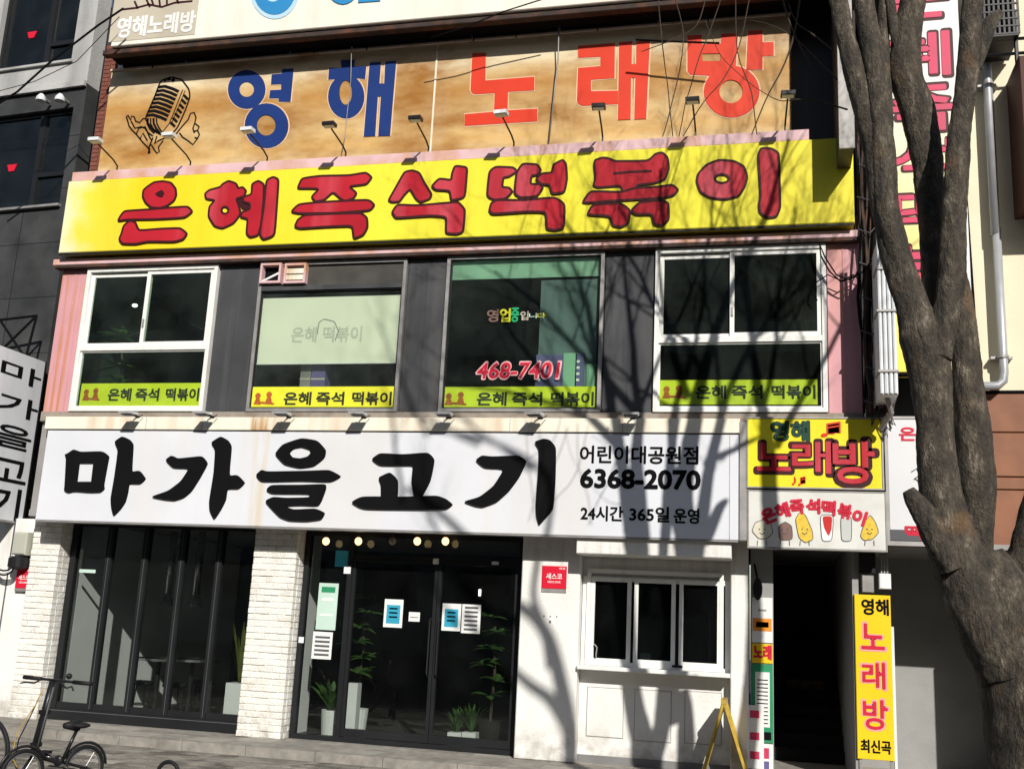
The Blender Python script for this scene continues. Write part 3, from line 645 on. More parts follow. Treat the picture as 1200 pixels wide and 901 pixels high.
# gutter ledge under the top sign
YT = -.80
g0 = U(120, 62, YT+.05); g1 = U(700, 12, YT+.05); zg = (g0.z+g1.z)/2
MB().cbox(g0.x, XR+.3, YT+.05, YT+.17, zg-.03, zg+.05, .01).build('gutter', M['brown_dark'], B)
MB().box(g0.x+.05, XR+.3, YT+.171, -.37, zg+.0, zg+.05).build('overhang', M['ink'], B)
zbm = (U(130,77,-.36).z + U(925,25,-.36).z)/2 + .05
MB().box(g0.x+.1, XR+.3, -.36, -.0, zbm, zg+.1).build('beam', M['dark_metal'], B)
for px in (219, 340, 412, 552, 655, 770): 
    a = U(px, 60, -.40); MB().tube([(a.x, -.40, zg-.03), (a.x+.01, -.39, zbm-.05)], .006, 5).build('hanger_rod', M['pipe'], B)

# ================================================================ SIGNS
# ---- yellow sign
YY = -.85
yx0, yx1 = U(74, 255, YY).x, U(1000.5, 210, YY).x
yz0 = (U(69.5,297.5,YY).z + U(999,260,YY).z)/2; yz1 = (U(79.5,213,YY).z + U(953,163,YY).z)/2
S = thing('shop_sign', 'long yellow sign board with fat red dark-edged letters above the upstairs windows', 'sign', ((yx0+yx1)/2, YY, yz0))
MB().cbox(yx0, yx1, YY, -.62, yz0, yz1, .012).build('board', M['yellow_big'], S)
MB().box(yx0+.01, yx1-.01, YY+.004, YY+.02, yz0-.028, yz0-.002).build('bottom_rail', M['dark_metal'], S)
zp1 = (U(84,201,YY).z + U(946,151,YY).z)/2
MB().cbox(yx0+.03, U(948,157,YY+.02).x, YY+.02, -.62, yz1+.002, zp1, .008).build('pink_top_trim', M['pink_trim'], S)
for px in (230, 372, 520, 668, 816): xx = U(px, 240, YY).x; MB().box(xx-.004, xx+.004, YY-.0015, YY, yz0+.02, yz1-.02).build('board_joint', M['yellow'], S)
s1 = 1200/210
def redletter(polys, holes, ox, oy, s, name='letter'):
    """polys: outlines; holes: dict index -> hole loops"""
    root = None; lift = 0
    for i, pl in enumerate(polys):
        lp = tr(smooth_loop(pl, 2), ox, oy, s, YY); hl = [tr(smooth_loop(h, 2), ox, oy, s, YY) for h in holes.get(i, [])]
        y = YY - .012 - .004*i
        o = shape([lp] + hl, y, M['red_sign'], S if root is None else root, name if root is None else 'stroke', th=.012 + .004*i - .002)
        mb = MB()
        for l_ in [lp] + hl: mb.ribbon(l_, .030, y-.003, closed=True, th=.012)
        if root is None: root = o
        mb.build('letter_edge', M['outline'], root)
    return root
r_ = redletter([[(250,165),(290,138),(350,130),(405,140),(436,180),(440,225),(425,262),(380,295),(330,312),(270,306),(235,275),(215,235),(220,190)],
      [(50,398),(70,360),(95,330),(260,320),(400,308),(520,300),(550,335),(500,375),(300,386),(110,388)],
      [(60,520),(75,485),(90,430),(130,395),(168,405),(190,462),(330,450),(470,445),(515,482),(490,520),(430,537),(250,535),(170,552),(80,550)]], {}, 130, 190, s1)
shape([tr(smooth_loop([(298,215),(345,188),(362,210),(350,238),(322,235)]), 130, 190, s1, YY)], YY-.02, M['outline'], r_, 'letter_centre', th=.01)
r_ = redletter([[(735,170),(750,150),(790,128),(840,145),(855,178),(885,170),(908,195),(893,232),(840,248),(858,290),(872,350),(825,412),(750,447),(695,432),(655,365),(662,300),(700,258),(640,250),(632,215),(660,190)],
      [(948,150),(990,128),(1028,150),(1025,260),(1012,400),(992,492),(935,507),(910,480),(920,382),(872,372),(880,338),(935,320),(935,280),(888,268),(893,235),(945,220)],
      [(1045,125),(1090,103),(1127,118),(1115,290),(1100,495),(1025,522),(1000,490),(1030,300)]], {0: [ell(766,325,24,24,10)]}, 130, 190, s1)
shape([tr([(820,250),(900,215),(885,262),(935,285),(930,318),(878,322),(858,275)], 130, 190, s1, YY)], YY-.008, M['outline'], r_, 'letter_shadow', th=.007)
redletter([[(55,172),(80,112),(200,95),(400,92),(510,72),(550,105),(515,152),(395,165),(448,210),(428,245),(370,265),(340,248),(290,203),(230,257),(170,268),(145,235),(200,180),(60,180)],
      [(10,335),(60,285),(220,270),(530,255),(568,290),(540,327),(300,345),(60,347)],
      [(35,435),(55,390),(100,358),(300,350),(480,345),(518,375),(522,440),(495,490),(430,518),(422,440),(400,430),(250,436),(70,448)]], {}, 340, 190, s1)
redletter([[(660,260),(700,190),(768,68),(820,58),(868,75),(900,140),(948,215),(940,248),(875,273),(845,250),(805,182),(765,225),(735,268),(685,272)],
      [(950,165),(1000,113),(1082,125),(1085,85),(1105,28),(1188,38),(1182,120),(1172,240),(1080,262),(1072,195),(975,190)],
      [(685,340),(720,288),(850,295),(1080,275),(1130,272),(1174,320),(1162,470),(1120,485),(1045,480),(1050,370),(950,362),(800,372),(710,378)]], {}, 340, 190, s1)
redletter([[(62,345),(78,180),(120,148),(240,153),(265,180),(210,215),(172,220),(163,285),(210,288),(235,315),(190,362),(110,372)],
      [(246,330),(260,190),(300,128),(400,133),(424,170),(410,200),(362,210),(352,265),(420,265),(438,290),(400,347),(290,357)],
      [(392,230),(430,195),(498,190),(508,135),(570,103),(592,130),(599,230),(582,320),(498,332),(483,270),(420,265)],
      [(80,440),(92,395),(130,372),(300,375),(520,355),(584,400),(578,560),(520,574),(463,565),(460,452),(340,450),(98,467)]], {}, 560, 170, s1)
r_ = redletter([[(82,120),(88,90),(135,76),(170,82),(205,98),(400,96),(440,55),(480,46),(512,75),(520,140),(497,205),(430,228),(332,235),(322,290),(245,290),(243,240),(100,252),(78,240),(90,200)],
      [(15,338),(60,272),(240,280),(320,255),(460,248),(540,236),(575,265),(550,297),(480,314),(250,326),(40,342)],
      [(40,412),(75,352),(240,345),(294,385),(284,460),(240,484),(193,475),(175,418)],
      [(298,390),(350,338),(480,328),(518,345),(520,440),(480,477),(433,467),(423,407),(330,410)]], {}, 680, 170, 5)
MB().ribbon(tr([(195,170),(300,160),(420,155)], 680, 170, 5, YY), .03, YY-.018, th=.008).build('letter_slit', M['outline'], r_)
redletter([[(682,215),(690,172),(740,118),(810,90),(900,96),(960,128),(980,190),(962,250),(930,302),(850,322),(760,312),(705,280)],
      [(1043,60),(1060,22),(1120,24),(1163,50),(1167,200),(1172,370),(1150,422),(1090,430),(1052,395),(1048,350),(1058,300)]], {0: [ell(830,200,42,26,12)]}, 680, 170, 5)

# ---- beige sign
YB = -.30
bxl, bxr = U(124, 130, YB).x, U(927, 90, YB).x
bz1 = (U(130,78,YB).z + U(925,26,YB).z)/2; bz0 = 7.55
S = thing('karaoke_sign', 'large weather-stained beige sign with a microphone drawing and blue and orange-red letters', 'sign', ((bxl+bxr)/2, YB, bz0))
MB().cbox(bxl, bxr, YB, .0, bz0, bz1, .01).build('board', M['beige_big'], S)
MB().box(bxl, bxr, YB-.03, YB+.02, bz1+.002, bz1+.03).build('top_angle', M['cream'], S)
xx = U(508.5, 120, YB).x; MB().box(xx-.012, xx+.012, YB-.012, YB, bz0, bz1).build('joint_strip', M['cream'], S)
for px in (183, 431, 555, 605, 700, 830): xx = U(px, 60, YB).x; MB().box(xx-.006, xx+.006, YB-.05, YB-.031, bz1-.02, bz1+.05).build('hook', M['dark_metal'], S)
s2 = 1200/220
def flat(polys, holes, ox, oy, s, m):
    root = None
    for i, pl in enumerate(polys):
        lp = tr(pl, ox, oy, s, YB); y = YB - .010 - .0012*i
        o = shape([lp] + [tr(h, ox, oy, s, YB) for h in holes.get(i, [])], y, m, S if root is None else root, 'letter' if root is None else 'stroke', th=.006)
        if root is None: root = o
    mb = MB()
    for i, pl in enumerate(polys):
        mb.ribbon(tr(pl, ox, oy, s, YB), .036, YB-.0045-.0003*i, closed=True, th=.003)
    mb.build('letter_edge', M['pale_edge'], root)
flat([ell(815,193,120,124), [(975,97),(1040,92),(1042,62),(1115,60),(1095,272),(1018,272),(1020,250),(958,250),(965,198),(1035,195),(1035,160),(970,162)], ell(942,425,140,143)],
     {0: [ell(815,193,47,48)], 2: [ell(940,422,60,66)]}, 140, 70, s2, M['blue'])
flat([[(325,115),(415,113),(412,155),(488,155),(480,236),(440,232),(400,228),(300,236),(245,240),(250,165),(330,165)], ell(360,348,116,140), 
      [(510,132),(582,127),(572,265),(603,265),(610,125),(680,120),(640,598),(565,600),(582,348),(562,348),(545,600),(472,603)]],
     {1: [ell(357,322,40,78)]}, 340, 50, s2, M['blue'])
flat([[(130,125),(215,123),(213,300),(525,276),(525,362),(358,372),(354,490),(545,480),(545,560),(80,590),(80,515),(268,500),(272,380),(150,388),(128,380),(118,362)]], {}, 530, 40, s2, M['orange_red'])
flat([[(805,80),(1040,62),(1038,285),(888,295),(888,368),(1060,365),(1060,450),(830,462),(806,448),(798,425),(805,220),(948,208),(948,148),(805,155)],
      [(1068,57),(1150,50),(1147,196),(1176,194),(1178,52),(1264,46),(1240,545),(1165,548),(1172,282),(1144,284),(1140,548),(1060,552)]], {}, 530, 40, s2, M['orange_red'])
flat([[(335,135),(435,130),(435,195),(570,190),(572,122),(690,118),(672,380),(600,420),(355,410),(335,385)],
      [(760,102),(862,98),(862,182),(940,180),(940,275),(862,280),(862,372),(748,376)], ell(645,528,196,182)],
     {0: [[(437,262),(565,260),(568,312),(440,314)]], 2: [ell(640,528,82,82)]}, 750, 20, 6, M['orange_red'])
mic = MB()
def ml(pts, wd=.022, closed=False, sm=0):
    if sm: pts = smooth_loop(pts, sm) if closed else pts
    mic.ribbon(tr(pts, 140, 70, s2, YB), wd, YB-.006, closed=closed, th=.004)
ml([(270,135),(330,112),(400,130),(445,190),(452,240),(420,330),(370,440),(320,492),(255,478),(200,430),(165,380),(190,320),(225,240),(255,160)], .024, True, 2)
ml([(405,195),(375,270),(345,350),(318,412),(270,470)], .014); ml([(420,200),(355,360),(330,420)], .01)
for k in range(8): x_, y_ = 262-11*k, 172+26*k; ml([(x_-12,y_+5),(x_+30,y_),(x_+80,y_+16),(x_+118,y_+34)], .046)
for k in range(7): x_, y_ = 428-14*k, 236+29*k; ml([(x_-16,y_-8),(x_+12,y_+20)], .040)
for k in range(4): ml([(182+18*k,375),(180+20*k,410),(195+20*k,440),(225+18*k,472)], .022 if k % 2 else .034)
ml([(285,135),(300,130)], .05); ml([(305,128),(330,122)], .05); ml([(335,140),(352,126)], .06)
ml([(45,365),(55,400),(62,425),(80,450),(110,480),(150,530),(180,560),(190,575),(185,603)]); ml([(45,365),(55,358),(75,390),(78,362),(95,368),(105,395),(130,405),(150,380),(165,378)])
ml([(75,395),(100,440),(140,430),(165,440),(185,470),(215,490)]); ml([(108,478),(125,440),(165,430),(195,500),(210,520)]); ml([(135,505),(150,470),(180,520)])
ml([(335,510),(360,480),(400,430),(440,385),(455,345),(478,340),(490,370),(482,408),(510,430),(500,455),(512,480),(500,505),(470,545),(440,520),(405,498),(385,470)]); ml([(482,408),(470,440),(480,470)]); ml([(500,455),(478,460)]); ml([(505,505),(480,500)])
ml([(215,500),(190,560),(205,545),(225,580),(240,600),(255,590),(250,560),(280,520)]); ml([(240,490),(225,540),(250,520),(320,490)]); ml([(195,600),(190,560)])
mic.build('microphone_drawing', M['ink'], S)

# ---- top sign (only its foot is in the photo)
tx0 = U(133, 30, YT).x; tz0 = (U(133,52,YT).z + U(560,19,YT).z)/2
S = thing('top_sign', 'pale top sign cut off by the photo edge with light blue letters', 'sign', (tx0+3, YT, tz0))
MB().cbox(tx0, XR+.2, YT, -.3, tz0, tz0+1.9, .01).build('board', mat('top_sign_sheet', (.78,.75,.66), .5, var=.06, vs=2, streak=((.60,.56,.46), .4, 4)), S)
x0, x1, z0, z1 = R(134, -40, 233, 45, YT); MB().cbox(x0, x1, YT-.006, YT, z0, z1+.5, .002).build('logo_panel', M['tan_print'], S)
text('영해노래방', R(139, 18, 228, 41, YT), YT-.012, M['white_print'], S, .03)
for lp_, hl_ in ((ell(322,-12,25,30),ell(320,-10,11,13)),):
    shape([tr(ell(322,-12,29,35), 0, 0, 1, YT), tr(ell(320,-9,9,10), 0, 0, 1, YT)], YT-.008, M['pale_blue'], S, 'letter_edge', th=.006)
    shape([tr(lp_, 0, 0, 1, YT), tr(hl_, 0, 0, 1, YT)], YT-.014, M['blue_light'], S, 'letter', th=.005)
shape([tr(ell(402,-30,24,36), 0, 0, 1, YT), tr(ell(402,-30,10,16), 0, 0, 1, YT)], YT-.014, M['blue_light'], S, 'letter', th=.005)
shape([tr([(425,-70),(447,-72),(446,2),(420,4)], 0, 0, 1, YT)], YT-.014, M['blue_light'], S, 'letter', th=.005)
hd = MB()
for pts in ([(142,12),(160,10),(175,6),(190,9),(205,4),(226,2)], [(158,2),(162,11)], [(172,0),(176,9)], [(176,-6),(180,6)], [(186,-8),(188,8)], [(196,-8),(196,6)], [(206,-3),(210,5)]):
    hd.ribbon(tr(pts, 0, 0, 1, YT), .03, YT-.012, th=.005)
hd.build('logo_drawing', M['outline'], S)

# ---- white main sign
YW = -.72
wx0, wx1 = U(48, 558, YW).x, U(856, 572, YW).x
wz0 = (U(42.5,610,YW).z + U(854,632,YW).z)/2; wz1 = (U(55,504,YW).z + U(855,509,YW).z)/2
S = thing('restaurant_sign', 'wide white sign with thick black brush lettering over the glass shopfront', 'sign', ((wx0+wx1)/2, YW, wz0))
wxr = U(866, 560, YW).x
MB().cbox(wx0, wxr, YW, -.60, wz0, wz1, .01).build('board', M['white_sign'], S)
MB().box(wx0+.01, wxr-.01, YW+.002, -.55, wz0-.018, wz0-.002).build('bottom_rail', M['grey_metal'], S)
wz2 = (U(50,488,YW).z + U(860,491,YW).z)/2
MB().cbox(wx0-.05, wxr+.01, YW-.015, -.60, wz1+.014, wz2, .008).build('cap_strip', M['cream'], S)
MB().box(wx0, wxr, YW+.004, -.60, wz1+.001, wz1+.0135).build('cap_gap', M['ink'], S)
for px in (172, 238, 300, 598, 730): xx = U(px, 496, YW).x; MB().box(xx-.003, xx+.003, YW-.017, YW-.014, wz1+.02, wz2-.006).build('cap_joint', M['grey_metal'], S)
xx = U(855, 570, YW).x; MB().box(xx-.004, xx+.004, YW-.002, YW, wz0+.01, wz1-.01).build('sheet_edge', M['grey_metal'], S)
def inkletter(polys, holes, ox, oy):
    root = None
    for i, pl in enumerate(polys):
        lp = tr(smooth_loop(pl, 2), ox, oy, s2, YW)
        o = shape([lp] + [tr(smooth_loop(h, hs), ox, oy, s2, YW) for h, hs in holes.get(i, [])], YW-.030-.0015*i, M['ink'], S if root is None else root, 'letter' if root is None else 'stroke', th=.03)
        if root is None: root = o
inkletter([[(38,180),(60,170),(95,145),(140,162),(280,157),(320,190),(312,230),(285,375),(290,400),(265,418),(200,420),(100,412),(60,422),(34,408),(38,385),(48,200)]  ,
           [(355,97),(405,62),(450,82),(475,112),(468,220),(465,290),(515,280),(556,335),(520,365),(448,362),(440,420),(425,480),(400,520),(350,572),(335,515),(332,460),(355,330),(380,150)]],
          {0: [([(130,232),(222,232),(208,352),(115,352)], 0)]}, 70, 500)
inkletter([[(680,213),(720,184),(760,204),(840,196),(915,188),(952,235),(900,330),(850,410),(800,452),(740,472),(680,467),(585,449),(700,410),(780,350),(835,265),(730,264)],
           [(972,102),(1035,62),(1080,88),(1103,125),(1085,315),(1140,308),(1190,360),(1150,396),(1075,395),(1065,470),(1035,530),(993,595),(963,535),(960,480),(990,300),(1000,145)]], {}, 70, 500)
inkletter([[(178,175),(230,113),(350,73),(450,88),(505,150),(497,200),(430,252),(340,264),(240,242)], [(58,310),(95,275),(130,287),(400,282),(530,276),(606,318),(540,352),(350,345),(90,352)],
           [(124,405),(155,372),(350,372),(505,366),(505,400),(465,506),(350,500),(235,505),(300,530),(440,522),(500,550),(480,592),(380,604),(270,600),(210,577),(114,475),(170,448),(250,455),(402,452),(407,427),(160,427)]],
          {0: [([(270,170),(300,138),(350,128),(402,145),(412,165),(390,192),(340,204),(290,197)], 2)]}, 290, 500)
inkletter([[(795,208),(850,169),(1000,178),(1160,165),(1200,210),(1172,350),(1115,455),(1070,455),(1052,350),(1062,252),(1050,248),(850,250)],
           [(840,325),(915,290),(965,340),(963,465),(858,465),(858,370)],
           [(665,483),(735,445),(1000,448),(1216,440),(1271,460),(1318,498),(1276,527),(1150,531),(740,527)]], {}, 290, 500)
inkletter([[(423,215),(465,184),(530,192),(700,184),(753,218),(700,330),(640,410),(560,482),(470,515),(420,507),(345,479),(450,450),(540,380),(610,268),(480,264)],
           [(800,97),(860,77),(900,86),(938,130),(934,350),(920,530),(870,585),(830,632),(813,570),(809,500),(828,250),(830,145)]], {}, 480, 500)
text('어린이대공원점', R(680, 523, 818, 543, YW), YW-.005, M['ink'], S, .025)
text('6368-2070', R(681, 551, 820, 572, YW), YW-.005, M['ink'], S, .04)
text('24시간', R(681, 593, 730, 610, YW), YW-.005, M['ink'], S, .028)
text('365일', R(738, 594, 784, 611, YW), YW-.005, M['ink'], S, .028)
text('운영', R(790, 596, 819, 613, YW), YW-.005, M['ink'], S, .028)

# ---- small karaoke sign over the stairs
YS = -.74
x0, x1, z0, z1 = R(876, 490, 1034, 573, YS)
S = thing('small_yellow_sign', 'square yellow karaoke sign with dark-edged red letters above the stairway', 'sign', ((x0+x1)/2, YS, z0))
MB().cbox(x0, x1, YS, -.45, z0, z1, .008).build('board', M['yellow'], S)
MB().frame(x0-.012, x1+.012, z0-.0, z1+.012, .018, YS-.012, YS+.05).build('frame', M['grey_metal'], S)
text('영해', R(904, 494, 948, 516, YS), YS-.006, mat('letter_dark_green', (.012,.05,.035), .5), S, .06)
def edged(s, rect, Y, m, me_, parent, b1, b2):
    d = (rect[3]-rect[2])*.06
    text(s, (rect[0]-d, rect[1]+d, rect[2]-d, rect[3]+d), Y+.006, me_, parent, b2, name='letter_edge', th=.002)
    return text(s, rect, Y, m, parent, b1, name='lettering')
for ch, a in (('노',(888,520,926,551)),('래',(929,518,973,554)),('방',(977,518,1024,566))):
    edged(ch, R(*a, YS), YS-.012, M['red_sign'], M['outline'], S, .02, .065)
text('♬', R(962, 494, 985, 512, YS), YS-.006, M['orange_red'], S, .01, name='music_note'); text('♪♬', R(928, 558, 944, 569, YS), YS-.006, M['orange_red'], S, .01, name='music_note')
# ---- white snack sign below
x0, x1, z0, z1 = R(877, 575, 1038, 643, YS)
S = thing('snack_sign', 'pale sign with an arc of red letters over drawings of snacks, above the stairway', 'sign', ((x0+x1)/2, YS, z0))
MB().cbox(x0, x1, YS, -.45, z0, z1, .008).build('board', mat('snack_sheet', (.66,.66,.62), .5, var=.08, vs=3, stain=((.5,.49,.45), .4, 5)), S)
MB().frame(x0-.01, x1+.01, z0-.012, z1, .012, YS-.008, YS+.05).build('frame', M['grey_metal'], S)
for ch, cx_, cy_, rt in (('은',901,604,.42),('혜',917,598,.28),('즉',934,594,.12),('석',953,593,0),('떡',971,595,-.08),('볶',990,599,-.2),('이',1007,606,-.32)):
    text(ch, R(cx_-7.5, cy_-8, cx_+7.5, cy_+8, YS), YS-.008, M['crimson'], S, .06, rot=rt)
def snack(loop, m, edge, Yo=.004):
    shape([tr(smooth_loop(loop), 0, 0, 1, YS)], YS-.004-Yo*.2, m, S, 'snack_drawing', th=.003)
    MB().ribbon(tr(smooth_loop(loop), 0, 0, 1, YS), .008, YS-.0065, closed=True, th=.002).build('snack_outline', edge, S)
M['sn_y'] = mat('print_mustard', (.72,.50,.06), .5, var=.2, vs=20); M['sn_p'] = mat('print_cream', (.62,.58,.46), .5, var=.1); M['sn_r'] = mat('print_red', (.55,.03,.03), .5); M['sn_g'] = mat('print_grey', (.5,.52,.5), .5); M['sn_d'] = mat('print_brown', (.20,.12,.10), .5)
snack([(881,622),(885,612),(894,609),(903,613),(906,624),(899,631),(889,631)], M['sn_p'], M['grey_print'])
snack([(912,616),(920,611),(928,616),(929,632),(914,633)], M['sn_d'], M['grey_print'])
snack([(932,608),(937,600),(944,603),(952,622),(953,632),(944,636),(936,630)], M['sn_y'], M['grey_print'])
snack([(961,603),(977,603),(975,634),(963,634)], M['white_print'], M['grey_print']); snack([(964,605),(975,605),(974,620),(971,628),(966,618)], M['sn_r'], M['sn_r'], .01)
snack([(985,605),(998,605),(998,634),(986,634)], M['sn_g'], M['grey_print'])
snack([(1008,628),(1014,610),(1020,603),(1026,612),(1030,624),(1022,632),(1012,633)], M['sn_y'], M['grey_print'])
fc = MB()
for a in (893, 920, 943, 1019):
    for dx in (-3, 3): fc.ribbon(tr([(a+dx-.8,620),(a+dx+.8,620)], 0, 0, 1, YS), .014, YS-.009, th=.002)
    fc.ribbon(tr([(a-3,624),(a,626),(a+3,624)], 0, 0, 1, YS), .009, YS-.009, th=.002)
    for dx in (-5, 5): fc.ribbon(tr([(a+dx,633),(a+dx*1.1,639)], 0, 0, 1, YS), .007, YS-.009, th=.002)
fc.build('drawn_lines', M['grey_print'], S)
# ---- white sign half hidden by the tree
x0, x1, z0, z1 = R(1041, 491, 1145, 634, YS)
S = thing('white_sign', 'white sign with small red letters half hidden behind the tree trunk', 'sign', ((x0+x1)/2, YS, z0))
MB().cbox(x0, x1, YS, -.45, z0, z1, .008).build('board', M['white_sign'], S)
MB().frame(x0-.03, x1+.03, z0-.06, z1+.03, .03, YS-.01, YS+.08, wb=.05).build('frame', M['grey_metal'], S)
MB().box(x0+.001, x1-.001, YS-.004, YS, z0, z0+.12).build('dark_band', M['grey_print'], S)
text('은', R(1054, 501, 1073, 516, YS), YS-.006, M['crimson'], S, .03, rot=0)
text('떡', R(1061, 616, 1080, 631, YS), YS-.006, M['crimson'], S, .05)
text('혜', R(1054, 531, 1073, 546, YS-.0), YS+.001, M['crimson'], S, .03) if False else None
mb = MB(); mb.ribbon(tr([(1068,553),(1074,549),(1078,556),(1071,562)], 0, 0, 1, YS), .012, YS-.006, th=.003); mb.ribbon(tr([(1072,560),(1079,567)], 0, 0, 1, YS), .012, YS-.006, th=.003); mb.build('drawn_lines', M['grey_print'], S)

# ---- narrow yellow karaoke sign on the right of the stairs
YK = -.34
x0, x1, z0, z1 = R(1003, 697, 1046, 890, YK)
S = thing('narrow_yellow_sign', 'narrow upright yellow sign with red syllables standing beside the dark stairway', 'sign', ((x0+x1)/2, YK, z0))
MB().cbox(x0, x1, YK, YK+.08, z0, z1, .006).build('board', M['yellow_plain'], S)
MB().box(x0+.02, x0+.05, YK+.02, YK+.05, -.03, z0).build('leg', M['grey_metal'], S); MB().box(x1-.05, x1-.02, YK+.02, YK+.05, -.03, z0).build('leg', M['grey_metal'], S)
MB().box(x1+.001, x1+.03, YK+.01, YK+.08, -.03, z1-.35).build('side_strip', M['duct_white'], S)
text('영해', R(1010, 702, 1041, 720, YK), YK-.005, M['ink'], S, .03)
def edged2(ch, a):
    r = R(*a, YK); d = .012; text(ch, (r[0]-d, r[1]+d, r[2]-d, r[3]+d), YK-.003, M['neon_pink'], S, .04, 'letter_edge', th=.002); text(ch, r, YK-.008, M['crimson'], S, .015)
edged2('노', (1010, 731, 1036, 760)); edged2('래', (1011, 776, 1037, 806)); edged2('방', (1012, 820, 1040, 854))
text('최신곡', R(1009, 867, 1044, 882, YK), YK-.005, M['ink'], S, .03)

# ---- tall vertical sign of the neighbour
YV = -.60
x0, x1, z0, z1 = R(1044, -140, 1121, 436, YV)
x0, x1 = U(1050, 430, YV).x - .03, U(1116, 5, YV).x
S = thing('tall_sign', 'tall white to yellow vertical sign with pink letters behind the tree stems', 'sign', ((x0+x1)/2, YV, z0))
MB().cbox(x0, x1, YV, -.30, z0, z1, .008).build('board', M['vert_sign'], S)
MB().box(x1+.002, x1+.07, YV+.03, -.30, z0, z1).build('side_frame', M['duct_white'], S)
MB().box(x0, x1, YV-.004, YV+.1, z0-.03, z0-.002).build('bottom_rail', M['ink'], S)
for ch, cy_, hh in (('은',-4,52),('혜',64,52),('즉',127,52),('석',188,46),('떡',249,46),('볶',322,62)):
    zc = U(1085, cy_, YV).z; h_ = hh*.0112/2
    xc = (x0+x1)/2; wd_ = (x1-x0)*.42
    text(ch, (xc-wd_-.02, xc+wd_+.02, zc-h_-.02, zc+h_+.02), YV-.004, M['outline'], S, .05, 'letter_edge', th=.002)
    text(ch, (xc-wd_, xc+wd_, zc-h_, zc+h_), YV-.010, M['pink_letter'], S, .025)

# ---- projecting sign box whose shadow falls on the end of the yellow sign
S = thing('projecting_sign', 'white edged sign box sticking out above the right end of the yellow sign', 'sign', (.9, -1.0, 7.2))
MB().box(.80, .96, -1.45, -.10, 7.20, 12.2).build('box', M['grey_panel'], S)
MB().cbox(.79, .97, -1.47, -1.45, 7.18, 12.2, .004).build('front_edge', M['grey_metal'], S)
MB().tube([(.88,-.1,7.5),(.88,.05,7.5)], .03, 8).build('bracket', M['dark_metal'], S)

# ---- perpendicular sign at the far left
XP = U(40, 520, -.75).x
def UX(px, py, X):
    d = ray(px, py); return CAM + d * ((X - CAM.x) / d.x)
XP = -10.62
ca, cb = UX(52, 424, XP), UX(27, 612, XP)
yb, ya = (ca.y+cb.y)/2, UX(-22, 500, XP).y
S = thing('side_sign', 'grey upright sign sticking out at the left edge with black brush letters', 'sign', (XP, (ya+yb)/2, cb.z))
MB().box(XP-.16, XP, ya, yb, cb.z, ca.z).build('box', mat('side_sign_sheet', (.74,.76,.80), .5, var=.06, streak=((.40,.41,.42), .4, 3)), S)
MB().box(XP-.17, XP+.006, yb+.001, yb+.03, cb.z-.01, ca.z+.01).build('edge_trim', M['dark_metal'], S)
MB().box(XP-.17, XP+.006, ya, yb, cb.z-.03, cb.z-.001).build('bottom_trim', M['grey_metal'], S)
def side_text(ch, l, t, r, b):
    p1, p2 = UX(l, t, XP), UX(r, b, XP); ym = (p1.y+p2.y)/2
    o = text(ch, (0, abs(p2.y-p1.y), 0, p1.z-p2.z), 0, M['ink'], None, .02, name='letter')
    me = o.data; off = base(S); y0 = min(p1.y, p2.y)
    for v in me.vertices: a = v.co.copy(); v.co = (XP + .004 - a.y*1.0 - off.x, y0 + a.x - off.y, p2.z + a.z - off.z)
    o.parent = S
for ch, a in (('마',(3,420,46,456)),('가',(0,458,42,494)),('을',(-4,494,34,530)),('고',(-9,534,29,568)),('기',(-10,568,20,610))): side_text(ch, *a)
for zz in (ca.z-.4, cb.z+.35): MB().box(XP-.12, XP-.05, yb+.03, yb+.35, zz, zz+.05).build('bracket', M['dark_metal'], S)

# ---- red plates
def red_plate(l, t, r, b, Y, label):
    x0, x1, z0, z1 = R(l, t, r, b, Y)
    S = thing('red_plate', label, 'sign', ((x0+x1)/2, Y, z0), 'red plates on the white front')
    MB().cbox(x0, x1, Y-.012, Y, z0+(z1-z0)*.14, z1, .003).build('plate', M['sign_red_plain'], S)
    MB().cbox(x0, x1, Y-.010, Y, z0, z0+(z1-z0)*.135, .002).build('strip', M['grey_metal'], S)
    xm, w_, h_ = (x0+x1)/2, x1-x0, z1-z0
    text('세스코', (xm-w_*.32, xm+w_*.32, z0+h_*.50, z0+h_*.72), Y-.015, M['white_print'], S, .02)
    text('CESCO ZONE', (xm-w_*.26, xm+w_*.26, z0+h_*.36, z0+h_*.43), Y-.015, M['white_print'], S, .02)
    text('02', (x1-w_*.3, x1-w_*.06, z1-h_*.12, z1-h_*.05), Y-.015, M['white_print'], S, .01)
red_plate(635, 663, 664, 694, -.301, 'red square plate with white letters on the white wall beside the door')
red_plate(19, 666, 37, 693, -.26, 'red plate behind the meter at the left end of the front')
# bell/fixings on white wall
p = U(645, 722, -.30)
o = MB(); 
for dx in (-.08, 0, .08): o.box(p.x+dx-.008, p.x+dx+.008, -.306, -.30, p.z-.006, p.z+.008)
o.box(p.x-.01, p.x+.01, -.308, -.30, p.z-.08, p.z-.05)
tag(o.build('wall_fixings', M['grey_print']), 'row of small dark screw fixings on the white wall under the red plate', 'fixings')

